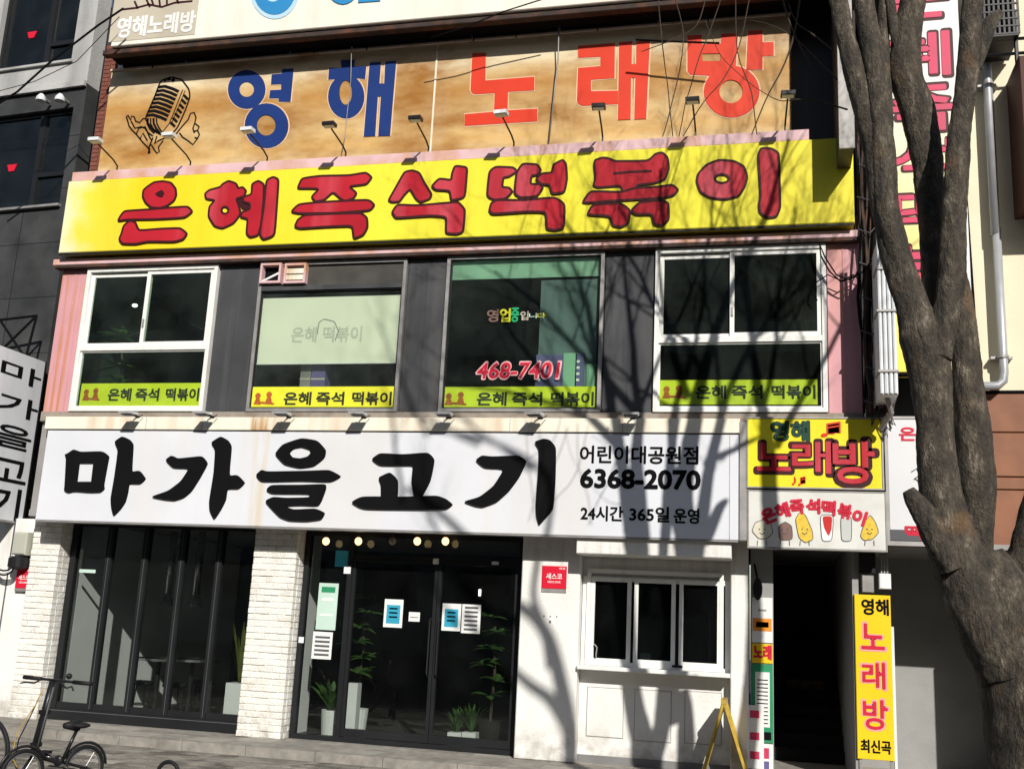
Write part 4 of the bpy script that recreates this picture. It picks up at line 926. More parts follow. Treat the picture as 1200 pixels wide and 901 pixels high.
# ================================================================ LAMPS
def arm_lamp(px, py, hx, hy, white, label, first=[None, None]):
    S_ = U(hx, hy, -1.35); bx = U(px, py, -.80).x
    i = 1 if white else 0
    if first[i] is None:
        root = thing('sign_spotlight', label, 'spotlight', (bx, -.80, zp1), 'spotlights over the yellow sign')
        b = Vector((bx, -.80, zp1))
        MB().tube([b+Vector((0,0,-.05)), b+Vector((0,0,.07)), b+Vector((0,-.12,.12)), b+Vector((0,-.50,.185))], .012, 7).build('arm', M['dark_metal'], root)
        c = b + Vector((0,-.56,.205))
        MB().box(c.x-.085, c.x+.085, c.y-.07, c.y+.05, c.z-.018, c.z+.03).build('head', M['duct_white'] if white else M['dark_metal'], root)
        MB().box(c.x-.07, c.x+.07, c.y-.055, c.y+.035, c.z-.026, c.z-.019).build('lens', M['white_print'], root)
        MB().tube([(c.x-.03, c.y, c.z+.03),(c.x, c.y, c.z+.06),(c.x+.03, c.y, c.z+.03)], .006, 5).build('bracket', M['grey_metal'], root)
        first[i] = root
    else:
        root = copy_tree(first[i]); root.location = (bx, -.80, zp1); root['label'] = label
    root.rotation_euler.z = random.uniform(-.10, .06); return root
for px, py, hx, hy, wh, lb in ((137,199,108,173,1,'leftmost white spotlight reaching past the left edge of the beige sign'),
    (223,193,206,169,1,'white spotlight on an arm just under the microphone drawing'),
    (313,188,300,163,1,'white spotlight in front of the lower blue ring letter'),
    (405,183,390,158,0,'black spotlight below the second blue letter, left of its bars'),
    (502,178,489,150,0,'black spotlight beside the pale joint between blue and red letters'),
    (602,173,592,143,1,'white spotlight at the foot of the first orange-red letter'),
    (706,166,700,135,0,'black spotlight under the middle orange-red letter'),
    (815,157,814,127,0,'black spotlight left of the ring of the last orange-red letter'),
    (920,150,930,122,0,'black spotlight at the right edge of the beige sign')):
    arm_lamp(px, py, hx, hy, wh, lb)
f0 = None
for px, lb in ((158,'above the first black letter'),(246,'above the second black letter'),(336,'above the round third letter'),(424,'above the fourth black letter'),
               (524,'above the fifth black letter, left part'),(632,'above the end of the last black letter'),(741,'above the small branch-name letters')):
    lab = 'floodlight on the white sign cap ' + lb
    x = U(px, 492, -.80).x; b = Vector((x, -.735, wz2-.01))
    if f0 is None:
        f0 = thing('floodlight', lab, 'floodlight', b, 'floodlights over the white sign')
        MB().box(b.x-.03, b.x+.03, b.y-.02, b.y+.1, b.z+.004, b.z+.02).build('foot', M['dark_metal'], f0)
        MB().tube([b+Vector((.0,-.0,.01)), b+Vector((-.01,-.09,.035)), b+Vector((-.01,-.20,.03))], .010, 6).build('arm', M['dark_metal'], f0)
        MB().add([(b.x-.10,b.y-.30,b.z-.0),(b.x+.09,b.y-.30,b.z-.0),(b.x+.09,b.y-.15,b.z+.012),(b.x-.10,b.y-.15,b.z+.012),
                  (b.x-.11,b.y-.32,b.z+.025),(b.x+.10,b.y-.32,b.z+.025),(b.x+.09,b.y-.15,b.z+.045),(b.x-.10,b.y-.15,b.z+.045)],
                 [(0,3,2,1),(4,5,6,7),(0,1,5,4),(1,2,6,5),(2,3,7,6),(3,0,4,7)]).build('head', M['duct_white'], f0)
        MB().box(b.x-.085, b.x+.075, b.y-.285, b.y-.17, b.z-.010, b.z-.003).build('lens', M['grey_print'], f0)
        MB().tube([(b.x-.06,b.y-.12,b.z+.03),(b.x+.06,b.y-.10,b.z-.02),(b.x+.10,b.y-.05,b.z+.03)], .006, 5).build('cable', M['ink'], f0)
    else:
        c = copy_tree(f0); c.location = b; c['label'] = lab; c.rotation_euler.z = random.uniform(-.12,.12)
f0 = None
for px, mt, lb in ((382,1,'leftmost lit bulb above the side pane'),(420,1,'lit bulb just left of the door post'),(460,0,'unlit bulb in the row over the door'),(489,1,'lit bulb left of the middle stile'),(522,1,'rightmost lit bulb over the door')):
    p = U(px, 634, -.25)
    S = thing('hanging_bulb', 'bare round bulb under the sign: ' + lb, 'light bulb', (p.x, -.25, 2.70), 'row of bulbs over the door')
    MB().tube([(p.x,-.25,2.705),(p.x,-.25,p.z+.07)], .006, 6).build('cord', M['ink'], S)
    MB().lathe((p.x,-.25,p.z+.03), [(.018,.06),(.02,.03),(.016,.015)], 10).build('socket', M['brown_dark'], S)
    MB().sphere((p.x,-.25,p.z), .048, (1,1,1.1), 14, 10).build('globe', M['bulb'] if mt else M['bulb_off'], S, smooth=True)

# ================================================================ THINGS IN THE UPSTAIRS WINDOWS
def banner(i, l, t, r, b, Y, label):
    x0, x1, z0, z1 = R(l, t, r, b, Y)
    S = thing('window_banner', label, 'banner', ((x0+x1)/2, Y, z0), 'yellow strips along the upstairs window bottoms')
    MB().cbox(x0, x1, Y, Y+.006, z0, z1, .001).build('sheet', M['banner'], S)
    w_, h_ = x1-x0, z1-z0; off = (.20, .97)
    for a, s_ in zip(((.24,.43),(.47,.66),(.72,.985)), ('은혜','즉석','떡볶이')):
        text(s_, (x0+w_*a[0], x0+w_*a[1], z0+h_*.24, z0+h_*.76), Y-.003, M['banner_print'], S, .035, th=.002)
    fg = MB()
    for k, (cx_, cz_) in enumerate(((.05,.5),(.13,.55))):
        cx_ = x0 + w_*cx_; cz_ = z0 + h_*cz_
        fg.prism([(cx_+h_*.13*math.cos(t_), cz_+h_*.12+h_*.13*math.sin(t_)) for t_ in [k_*math.pi/4 for k_ in range(8)]], Y-.003-.0002*k, Y)
        fg.prism([(cx_-h_*.16, cz_-h_*.24), (cx_+h_*.16, cz_-h_*.26), (cx_+h_*.10, cz_+h_*.0), (cx_-h_*.08, cz_+h_*.0)], Y-.0035-.0002*k, Y)
    fg.prism([(x0+w_*.05, z0+h_*.30), (x0+w_*.17, z0+h_*.24), (x0+w_*.17, z0+h_*.32), (x0+w_*.07, z0+h_*.38)], Y-.004, Y)
    fg.build('printed_figures', M['orange_print'], S)
banner(1, 94, 449, 235, 476, -.61, 'yellow lettered strip in the leftmost upstairs window, behind white framed glass')
banner(2, 294, 453, 461, 481, -.645, 'bright yellow lettered strip under the roller blind')
banner(3, 517, 453, 698, 482, -.61, 'yellow lettered strip under the red phone number')
banner(4, 772, 445, 958, 474, -.61, 'yellow lettered strip in the rightmost upstairs window')
x0, x1, z0, z1 = R(305, 348, 467, 425, -.60)
S = thing('roller_blind', 'pale green roller blind half down in the second upstairs window', 'blind', ((x0+x1)/2, -.6, z0))
MB().box(x0, x1, -.605, -.60, z0, z1).build('cloth', M['blind'], S); MB().box(x0, x1, -.612, -.60, z0-.02, z0).build('bottom_bar', M['white_print'], S)
text('은혜 떡볶이', R(342, 383, 424, 401, -.60), -.608, M['blind_print'], S, .02)
bl = MB(); 
for k in range(9): a = math.pi*k/8; 
bl.ribbon(tr([(372,392),(374,378),(380,374),(392,377),(397,388),(393,399)], 0, 0, 1, -.60), .012, -.609, th=.002); bl.build('printed_line', M['grey_metal'], S)
# air conditioner grilles in the second window
for k, (l, r, lb) in enumerate(((307, 331, 'left vent box with an open dark mouth and diagonal bar'), (335, 360, 'right rusty vent box with two pale slats'))):
    x0, x1, z0, z1 = R(l, 310, r, 333, -.66)
    S = thing('vent_box', lb + ' above the blind', 'vent', ((x0+x1)/2, -.66, z0))
    MB().frame(x0, x1, z0, z1, .03, -.72, -.60).build('casing', M['pink_trim'], S); MB().box(x0+.03, x1-.03, -.62, -.61, z0+.03, z1-.03).build('mouth', M['ink'], S)
    if k == 0: MB().prism([(x0+.02,z0+.03),(x0+.05,z0+.02),(x1-.02,z0+.13),(x1-.02,z0+.16)], -.715, -.70).build('bar', M['white_print'], S)
    else:
        for zz in (.05, .14): MB().box(x0+.031, x1-.031, -.71, -.68, z0+zz, z0+zz+.07).build('slat', M['cream'], S)
# window 3 contents
x0, x1, z0, z1 = R(529, 303, 703, 326, -.58)
tag(MB().box(x0, x1, -.585, -.58, z0, z1).build('window_film', M['green_curtain']), 'pale green band across the top of the phone-number window', 'window film')
x0, x1, z0, z1 = R(632, 328, 700, 452, -.56)
tag(MB().box(x0, x1, -.565, -.55, z0, z1).build('backing_board', M['blue_board']), 'grey-blue board standing behind the right half of the phone-number window', 'board')
for l, t, r, b, m, lb, nm in ((628,416,660,454,'violet_box','violet carton behind the last digits of the phone number','carton'),(660,414,676,454,'cup_green','pale green and white printed carton between two violet ones','carton'),
                      (674,414,684,454,'violet_box','narrow violet carton with white squares','carton'),(684,427,700,454,'cup_green','pale green tub at the right of the phone-number window','tub')):
    x0, x1, z0, z1 = R(l, t, r, b, -.585)
    S = thing(nm, lb, nm, ((x0+x1)/2, -.585, z0)); 
    if nm == 'tub': MB().lathe(((x0+x1)/2, -.53, z0), [((x1-x0)*.40,0),((x1-x0)*.48,z1-z0),((x1-x0)*.44,z1-z0),((x1-x0)*.38,.02)], 14).build('body', M[m], S)
    else: MB().cbox(x0, x1, -.60, -.57, z0, z1, .003).build('body', M[m], S)
    if nm == 'carton' and l != 660:
        for k in range(4): MB().box(x0+.02, x0+.06, -.604, -.60, z0+.08+k*.08, z0+.11+k*.08).build('printed_mark', M['white_print'], S)
S = thing('open_sign', 'multicoloured open-for-business lettering on the dark upstairs glass', 'sign', U(605, 370, -.63)); i = 0
for ch, m, l, t, r, b in (('영','sn_d',571,363,584,377),('업','banner',586,362,598,377),('중','green_print',599,361,608,377),('입','tan_print',610,365,619,375),('니','poster_pale',620,367,629,373),('다','banner',630,367,639,373)):
    text(ch, R(l, t, r, b, -.632), -.635, M[m], S, .03, name='letter')
S = thing('phone_number', 'red outlined phone number 468-7401 stuck on the upstairs glass', 'lettering', U(608, 434, -.63))
rc = R(560, 425, 655, 443, -.632); text('468-7401', (rc[0]-.01, rc[1]+.01, rc[2]-.01, rc[3]+.01), -.6325, mat('digit_edge', (.80,.45,.45), .5), S, .05, 'digit_edge', th=.001, shear=.12); text('468-7401', rc, -.637, M['crimson'], S, .015, 'digits', shear=.12)
# plants, lamp and cartons in windows
def leafy(root, c, n, ln, m, spread=1.0, up_=.5, wd=.035, seed=1, name='leaf', y_lim=None):
    rnd = random.Random(seed); per = MB(); cnt = 0
    for k in range(n):
        a = rnd.uniform(0, 2*math.pi); e = rnd.uniform(up_*.3, up_*1.5); L_ = ln*rnd.uniform(.6,1.1)
        d = Vector((math.cos(a)*spread, math.sin(a)*spread*.7, e)).normalized(); sd = d.cross(Vector((0,0,1))); sd = sd.normalized() if sd.length > .05 else Vector((1,0,0))
        mb = MB(); vs = []; segs = 5
        for i_ in range(segs+1):
            t_ = i_/segs; p_ = Vector(c) + d*L_*t_ - Vector((0,0,1))*L_*.35*t_*t_; w_ = wd*math.sin(math.pi*min(.97, .12+.88*t_))
            if y_lim: p_.y = max(p_.y, y_lim)
            vs += [p_ - sd*w_, p_ + Vector((0,0,w_*.3)), p_ + sd*w_]
        fs = []
        for i_ in range(segs): 
            b_ = i_*3; fs += [(b_,b_+1,b_+4,b_+3),(b_+1,b_+2,b_+5,b_+4)]
        mb.add(vs, fs).build(name, m, root)
p = U(140, 418, -.40)
S = thing('house_plant', 'leafy house plant behind the lower left window above the yellow strip', 'plant', (p.x, -.35, z2b))
MB().lathe((p.x, -.35, z2b+.02), [(.09,0),(.13,.22),(.12,.22),(.0,.19)], 14).build('pot', M['brown_panel'], S)
MB().tube([(p.x,-.35,z2b+.2),(p.x+.02,-.33,z2b+.7),(p.x-.03,-.33,z2b+1.1)], .018, 6).build('stem', M['twig'], S)
for zz, sd_ in ((.5,3),(.75,4),(1.0,5),(1.2,6)): leafy(S, (p.x, -.33, z2b+zz), 16, .46, M['leaf'], 1, .5, .035, sd_, y_lim=-.55)
p = U(158, 358, .6)
S = thing('ceiling_lamp', 'small round lit lamp seen through the leftmost upstairs window', 'lamp', p)
MB().sphere(p, .035, (1.3,1,.8), 12, 8).build('globe', M['tube_light'], S); MB().tube([p, p+Vector((0,0,.4))], .006, 5).build('cord', M['dark_metal'], S)
for l, r, m, lb in ((352,364,'grey_metal','grey carton left of the purple one under the blind'),(365,381,'violet_box','purple carton under the roller blind')):
    x0, x1, z0, z1 = R(l, 422, r, 455, -.5); S = thing('carton', lb, 'carton', ((x0+x1)/2,-.5,z0)); MB().cbox(x0, x1, -.5, -.3, z0, z1, .004).build('body', M[m], S); MB().box(x0, x1, -.503, -.5, z0+.3*(z1-z0), z0+.36*(z1-z0)).build('tape', M['tan_print'], S)
p = U(435, 450, -.45); S = thing('flower_pot', 'small plant with red blossoms right of the cartons under the blind', 'plant', (p.x,-.45,z2b))
MB().lathe((p.x,-.42,z2b+.02), [(.07,0),(.09,.14),(.0,.13)], 12).build('pot', M['brown_panel'], S); leafy(S, (p.x,-.42,z2b+.16), 16, .30, M['leaf'], 1, .9, .02, 8, y_lim=-.56)
leafy(S, (p.x+.02,-.45,z2b+.25), 5, .10, M['sign_red_plain'], 1, .8, .02, 9, 'petal', y_lim=-.58)
p = U(925, 445, -.48); S = thing('flower_pot', 'plant with pink and yellow blossoms inside the rightmost upstairs window', 'plant', (p.x,-.45,z2b))
MB().lathe((p.x,-.42,z2b+.02), [(.07,0),(.09,.14),(.0,.13)], 12).build('pot', M['pot'], S); leafy(S, (p.x,-.42,z2b+.16), 14, .26, M['leaf'], 1, .9, .02, 18, y_lim=-.56)
leafy(S, (p.x-.1,-.45,z2b+.42), 6, .12, M['pink_letter'], 1, .4, .02, 19, 'petal', y_lim=-.57); leafy(S, (p.x+.02,-.45,z2b+.26), 6, .10, M['yellow'], 1, .4, .02, 20, 'petal', y_lim=-.57)

# ================================================================ SHOP INTERIOR AND DOOR STICKERS
def sticker(l, t, r, b, m, label, kind='poster', Y=-.03, rows=(), lineM='grey_print', name='poster'):
    x0, x1, z0, z1 = R(l, t, r, b, Y); S = thing(name, label, kind, ((x0+x1)/2, Y, z0))
    MB().cbox(x0, x1, Y-.004, Y, z0, z1, .001).build('sheet', M[m], S); w_, h_ = x1-x0, z1-z0
    for (u0, u1, v0, v1, mm, tx_) in rows:
        rc_ = (x0+w_*u0, x0+w_*u1, z0+h_*v0, z0+h_*v1)
        if tx_: text(tx_, rc_, Y-.008, M[mm], S, .02, th=.001)
        else: MB().box(rc_[0], rc_[1], Y-.006, Y-.004, rc_[2], rc_[3]).build('printed_block', M[mm], S)
    return S
sticker(372, 683, 395, 738, 'poster_pale', 'tall pale green poster on the side pane by the white brick pier', rows=((.15,.85,.80,.92,'poster_green',None),(.2,.8,.62,.68,'poster_white',None),(.15,.85,.30,.34,'poster_white',None)))
sticker(366, 740, 389, 772, 'poster_white', 'white printed notice below the pale green poster', rows=tuple((.12,.88,.12+k*.16,.20+k*.16,'grey_print',None) for k in range(5)))
for l, t, r, b, lb in ((450,702,472,735,'white and blue poster on the left door leaf'),(518,707,540,739,'white and blue poster on the right door leaf beside the black and white notice')):
    sticker(l, t, r, b, 'poster_white', lb, rows=((.14,.86,.14,.80,'poster_blue',None),) + tuple((.28,.72,.34+k*.15,.40+k*.15,'white_print',None) for k in range(3)))
sticker(541, 708, 563, 742, 'poster_white', 'black and white notice on the right door leaf', rows=tuple((.15,.85,.10+k*.15,.17+k*.15,'grey_print',None) for k in range(6)))
sticker(479, 717, 492, 728, 'poster_white', 'small white note between the two door posters', kind='note', name='note', rows=((.15,.85,.4,.5,'grey_metal',None),))
sticker(350, 746, 356, 753, 'duct_white', 'tiny white bell box on the door frame by the pier', kind='door bell', name='door_bell', Y=-.08)
sticker(393, 645, 411, 664, 'poster_blue', 'dark blue round-cornered sticker high on the side pane', kind='sticker', name='sticker')
sticker(403, 664, 411, 672, 'duct_white', 'small white alarm box high on the door post', kind='alarm box', name='alarm_box', Y=-.07)
sticker(93, 667, 112, 671, 'poster_pale', 'faint pale lettering high on the leftmost folding pane', kind='sticker', name='sticker')
# white planters with plants
def pot_plant(px, py_top, py_bot, hw, Y, label, ln, n, m, wd=.02, up_=1.0, seed=1, square=False):
    a, b = U(px-hw, (py_top+py_bot)/2, Y).x, U(px+hw, (py_top+py_bot)/2, Y).x; zt1 = U(px, py_top, Y).z; zb1 = max(-.025, U(px, py_bot, Y).z)
    zb1 = -.026
    S = thing('potted_plant', label, 'plant', ((a+b)/2, Y, zb1)); c = ((a+b)/2, Y+.15, zb1); r = (b-a)/2
    if square: MB().box(a, b, Y, Y+2*r, zb1, zt1).build('pot', M['pot'], S)
    else: MB().lathe(c, [(r*.85,0),(r,zt1-zb1),(r*.9,zt1-zb1),(0,zt1-zb1-.03)], 18).build('pot', M['pot'], S, smooth=False)
    leafy(S, (c[0], Y+.12, zt1-.02), n, ln, m, .45, up_, wd, seed, y_lim=.05); return S
pot_plant(273, 800, 836, 10, .30, 'tall spiky pale plant in a white planter next to the brick pier', 1.25, 15, M['leaf_pale'], .022, 2.6, 3, True)
S = pot_plant(383, 832, 862, 12, .35, 'dark leafy plant in a round white pot behind the side pane', .62, 46, M['leaf'], .055, 1.6, 4)
pot_plant(532, 858, 872, 8, .25, 'short bushy plant in the left of two small white pots inside the door', .50, 46, M['leaf'], .022, 1.7, 5, True)
pot_plant(549, 858, 872, 8, .25, 'short bushy plant in the right of two small white pots inside the door', .55, 46, M['leaf'], .022, 1.7, 6, True)
for px, py, Y, lb, sd_ in ((578, 770, .5, 'tall leafy plant standing inside the right door leaf', 11), (425, 745, .8, 'tall leafy plant inside the left door leaf behind the post', 12)):
    p = U(px, py, Y); S = thing('tall_plant', lb, 'plant', (p.x, Y, -.026))
    MB().lathe((p.x, Y, -.026), [(.13,0),(.16,.35),(.14,.35),(0,.32)], 16).build('pot', M['interior_dark'] if px > 500 else M['pot'], S)
    MB().tube([(p.x,Y,.3),(p.x+.03,Y,p.z-.2),(p.x,Y,p.z+.4)], .02, 6).build('stem', M['twig'], S)
    for k in range(6): leafy(S, (p.x+.1*math.sin(k*2), Y-.1, p.z-.5+k*.2), 11, .30, M['leaf'], 1, .5, .055, sd_+k, y_lim=.05)
p = U(865/1, 800, .4)
x0, x1, z0, z1 = R(404, 800, 417, 862, .30)
tag(MB().cbox(x0, x1, .30, .45, -.025, z1, .004).build('pedestal', M['pot']), 'pale narrow pedestal inside the glass left of the door leaf', 'pedestal')
# tables and stools
first = None
for k, (px, py, Y, lb) in enumerate(((187, 771, 1.5, 'round steel-rimmed table nearer the white inner wall'), (226, 772, 1.3, 'round steel-rimmed table nearer the spiky plant'))):
    c = U(px, py, Y); c.z = max(c.z, .55)
    S = thing('round_table', lb, 'table', (c.x, Y, -.026), 'round restaurant tables')
    MB().lathe((c.x,Y,c.z-.03), [(0,0),(.36,0),(.38,.015),(.36,.03),(0,.03)], 24).build('table_top', M['dark_metal'], S)
    MB().lathe((c.x,Y,c.z-.03), [(.365,.0),(.39,.0),(.39,.035),(.365,.035)], 24).build('rim', M['chrome'], S)
    MB().tube([(c.x,Y,-.02),(c.x,Y,c.z-.03)], .035, 8).build('leg', M['dark_metal'], S); MB().lathe((c.x,Y,-.026), [(.24,0),(.22,.02),(.04,.04)], 18).build('foot', M['dark_metal'], S)
for k, (px, Y, lb) in enumerate(((165, 1.0, 'dark stool in front of the left round table'), (205, 1.0, 'dark stool between the two round tables'), (238, 1.9, 'dark stool behind the right round table'))):
    c = U(px, 800, Y)
    S = thing('stool', lb, 'stool', (c.x, Y, -.026), 'stools at the restaurant tables')
    MB().lathe((c.x,Y,.42), [(0,0),(.17,0),(.18,.03),(.16,.06),(0,.065)], 16).build('seat', M['rubber'], S)
    for a in range(4): MB().tube([(c.x+.1*math.cos(a*1.57),Y+.1*math.sin(a*1.57),.42),(c.x+.17*math.cos(a*1.57),Y+.17*math.sin(a*1.57),-.025)], .012, 6).build('leg', M['dark_metal'], S)
    MB().lathe((c.x,Y,.14), [(.14,0),(.15,.01),(.14,.02)], 16).build('ring', M['chrome'], S)
p = U(562, 698, 1.2); S = thing('wall_lamp', 'small upright lit lamp seen through the right door leaf', 'lamp', p); MB().tube([p, p+Vector((0,0,.09))], .018, 8).build('tube', M['tube_light'], S); MB().box(p.x-.03,p.x+.03,p.y+.02,p.y+.06,p.z-.04,p.z+.12).build('mount', M['dark_metal'], S)
for k, (px, Y, lb) in enumerate(((196, 1.5, 'steel smoke hood hanging over the left round table'), (229, 1.3, 'steel smoke hood hanging over the right round table'), (150, 2.6, 'steel smoke hood deeper in the room by the white wall'))):
    c = U(px, 700, Y); S = thing('smoke_hood', lb, 'smoke hood', (c.x, Y, 1.55), 'smoke hoods over the restaurant tables')
    MB().tube([(c.x,Y,1.75),(c.x,Y,2.70)], .055, 12).build('pipe', M['chrome'], S, smooth=True); MB().lathe((c.x,Y,1.58), [(.13,0),(.12,.03),(.055,.17)], 16).build('cone', M['chrome'], S)
# things on the order counter
x0, x1, z0, z1 = R(750, 765, 762, 773, .02); tag(MB().box(x0, x1, .0, .12, z0, z1).build('tissue_box', M['pot']), 'white box on the ledge inside the middle pane of the order window', 'box')

# ================================================================ POSTER COLUMN AT THE STAIRS
YQ = -.19
px0, px1 = poster_x
def pcol(t, b, m, name, label, cat, extra=()):
    z1 = U(893, t, YQ).z; z0 = U(893, b, YQ).z; S = thing(name, label, cat, ((px0+px1)/2, YQ, z0))
    MB().cbox(px0+.002, px1-.004, YQ-.006, YQ+.008, z0+.003, z1, .002).build('sheet', M[m], S)
    for u0, u1, v0, v1, mm, tx_ in extra:
        w_, h_ = px1-px0, z1-z0; rc_ = (px0+w_*u0, px0+w_*u1, z0+h_*v0, z0+h_*v1)
        if tx_: text(tx_, rc_, YQ-.012, M[mm], S, .04, th=.002)
        else: MB().box(rc_[0], rc_[1], YQ-.009, YQ-.006, rc_[2], rc_[3]).build('printed_block', M[mm], S)
pcol(700, 753, 'poster_white', 'poster', 'white poster with an orange band at the top of the stairway pier', 'poster', ((.05,.95,.26,.54,'wood_orange',None),(.2,.8,.34,.46,'yellow_plain',None),(.3,.7,.70,.74,'grey_metal',None)))
pcol(754, 777, 'yellow_plain', 'karaoke_plate', 'small yellow plate with red letters between the posters by the stairs', 'sign', ((.10,.92,.22,.92,'crimson','노래'),))
pcol(778, 870, 'poster_green', 'timetable', 'green framed printed list on the stairway pier', 'poster', ((.16,.84,.20,.90,'poster_white',None),(.55,.9,.04,.14,'ink',None)) + tuple((.24,.76,.24+k*.05,.255+k*.05,'grey_metal',None) for k in range(12)))
pcol(871, 902, 'poster_white', 'poster', 'lowest white poster with violet and pink blocks by the stairs', 'poster', ((.2,.8,.45,.85,'pink_letter',None),(.2,.8,.05,.35,'violet_box',None)))
x0, x1, z0, z1 = R(879, 826, 890, 900, -.205)
S = thing('flyer', 'white flyer with pink blocks overlapping the green framed list', 'flyer', ((x0+x1)/2, -.205, z0)); MB().cbox(x0-.02, x1+.05, -.212, -.206, z0, z1, .001).build('sheet', M['poster_white'], S)
for k in (.15, .45, .8): MB().box(x0, x1, -.215, -.212, z0+(z1-z0)*k, z0+(z1-z0)*(k+.12)).build('printed_block', M['pink_letter'], S)
S = thing('hanging_bag', 'dark bundle hanging at the top of the poster pier', 'bag', U(888, 690, -.26))
p = U(888, 690, -.26); MB().sphere((p.x, -.27, p.z), .07, (.8,.6,1.9), 10, 8).build('bag', M['rubber'], S); MB().tube([(p.x,-.26,p.z+.1),(p.x-.04,-.22,p.z+.3)], .012, 6).build('strap', M['ink'], S)
# meter boxes & conduits over the narrow sign
for k, (l, t, r, b, m, lb) in enumerate(((1007, 645, 1026, 672, 'dark_metal', 'dark meter box under the stair signs'), (1010, 674, 1024, 694, 'grey_metal', 'grey junction box just above the narrow yellow sign'), (1030, 672, 1044, 690, 'duct_white', 'small white camera housing right of the junction box'))):
    x0, x1, z0, z1 = R(l, t, r, b, -.36); S = thing('meter_box', lb, 'box', ((x0+x1)/2, -.36, z0)); MB().cbox(x0, x1, -.38, -.28, z0, z1, .008).build('case', M[m], S)
    for q in range(3): xx = x0+(x1-x0)*(q+1)/4; MB().tube([(xx,-.33,z1),(xx,-.33,2.66)], .012, 6).build('conduit', M['grey_metal'], S)
# electric meter at the far left
p = U(24, 640, -.35); S = thing('electric_meter', 'grey electricity meter with cable coils under the grey side sign', 'meter', (p.x, -.35, p.z))
MB().cbox(p.x-.10, p.x+.12, -.40, -.23, p.z-.12, p.z+.20, .02).build('case', mat('meter_case', (.42,.43,.36), .5), S); MB().lathe((p.x,-.34,p.z-.32), [(.10,0),(.14,.03),(.14,.15),(.10,.18)], 16).build('dome', M['dark_metal'], S)
for k in range(3): MB().tube([(p.x-.16+.15*math.cos(a/3)*1.0, -.42, p.z-.25-.03*k-.10*math.sin(a/3)) for a in range(10)], .012, 6).build('cable', M['ink'] if k != 1 else M['white_print'], S)

# ================================================================ CABLES, DUCT
cab = MB()
rc_ = random.Random(3)
def cable(pts, r, name, label, m='ink', n=6):
    return tag(MB().tube(pts, r, n).build(name, M[m], smooth=True), label, 'cable')
S = thing('cable_bundle', 'thick bundle of dark cables hanging down beside the pink end panel', 'cables', (1.05, -.75, 4.2))
for k in range(9):
    x_ = U(1008+2.6*k, 300, -.8).x; y_ = -.78 + rc_.uniform(-.06,.06); pts = []
    for j in range(17): z_ = 4.15 + j*.28; pts.append((x_+.03*math.sin(j*.9+k)+rc_.uniform(-.012,.012), y_+.02*math.cos(j*.7+k), z_))
    MB().tube(pts, rc_.uniform(.010,.022), 6).build('cable', M['brown_dark'] if k % 3 else M['ink'], S)
for k in range(10): z_ = 4.3+k*.42; MB().tube([(U(1007,300,-.84).x+rc_.uniform(-.02,.02), -.86, z_), (U(1020,300,-.84).x, -.88, z_-.06), (U(1032,300,-.84).x, -.85, z_+rc_.uniform(-.1,.1))], .008, 5).build('tie', M['grey_print'], S)
x_ = U(1012, 240, -.80).x
for k in range(7): MB().tube([(x_+rc_.uniform(-.05,.2),-.82,4.1+rc_.uniform(0,.2)), (x_+rc_.uniform(0,.3),-.9,3.95+rc_.uniform(-.05,.1)), (x_+rc_.uniform(.1,.35),-.8,4.2+rc_.uniform(0,.2))], .009, 5).build('loose_end', M['brown_dark'], S)
for sgn, lb in (((965,288),'cable loop hanging in front of the right window frame'),):
    P0 = [(1009,330),(1000,322),(985,330),(972,318),(962,300),(960,285),(966,300),(980,322),(995,328),(1012,318),(1022,305)]
    cable([U(a, b, -.78-.01*i_) for i_, (a, b) in enumerate(P0)], .010, 'cable', 'black cable looping across the pink panel corner')
    P0 = [(1016,296),(1004,322),(988,330),(970,322),(955,332),(952,345),(958,352)]
    cable([U(a, b, -.76) for a, b in P0], .008, 'cable', 'thin cable trailing below the black loop onto the window frame')
YD = -1.38
x0, x1 = U(1029, 400, YD).x, U(1051, 400, YD).x
S = thing('duct', 'white ribbed duct standing out from the wall beside the cable bundle', 'duct', ((x0+x1)/2, YD, 4.2))
zd0, zd1, zd2 = U(1045, 462, YD-.02).z, U(1030, 245, YD-.02).z, 6.02
MB().box(x0+.004, x1-.004, YD, -.64, zd0, zd2).build('casing', M['duct_white'], S)
for k in range(4): xx = x0+(x1-x0)*(k+.5)/4; MB().tube([(xx,YD-.015,zd0+.01),(xx,YD-.015,zd1 if k < 2 else zd2+.05)], (x1-x0)*.11, 8).build('pipe', M['duct_white'], S)
for zz in (.25, .95, 1.45): MB().box(x0-.01, x1+.01, YD-.05, YD+.3, zd0+zz, zd0+zz+.025).build('strap', M['grey_metal'], S)
MB().tube([((x0+x1)/2,-1.2,zd0),((x0+x1)/2+.05,-1.1,zd0-.15),((x0+x1)/2-.05,-.9,zd0-.3)], .03, 8).build('tail', M['grey_metal'], S)
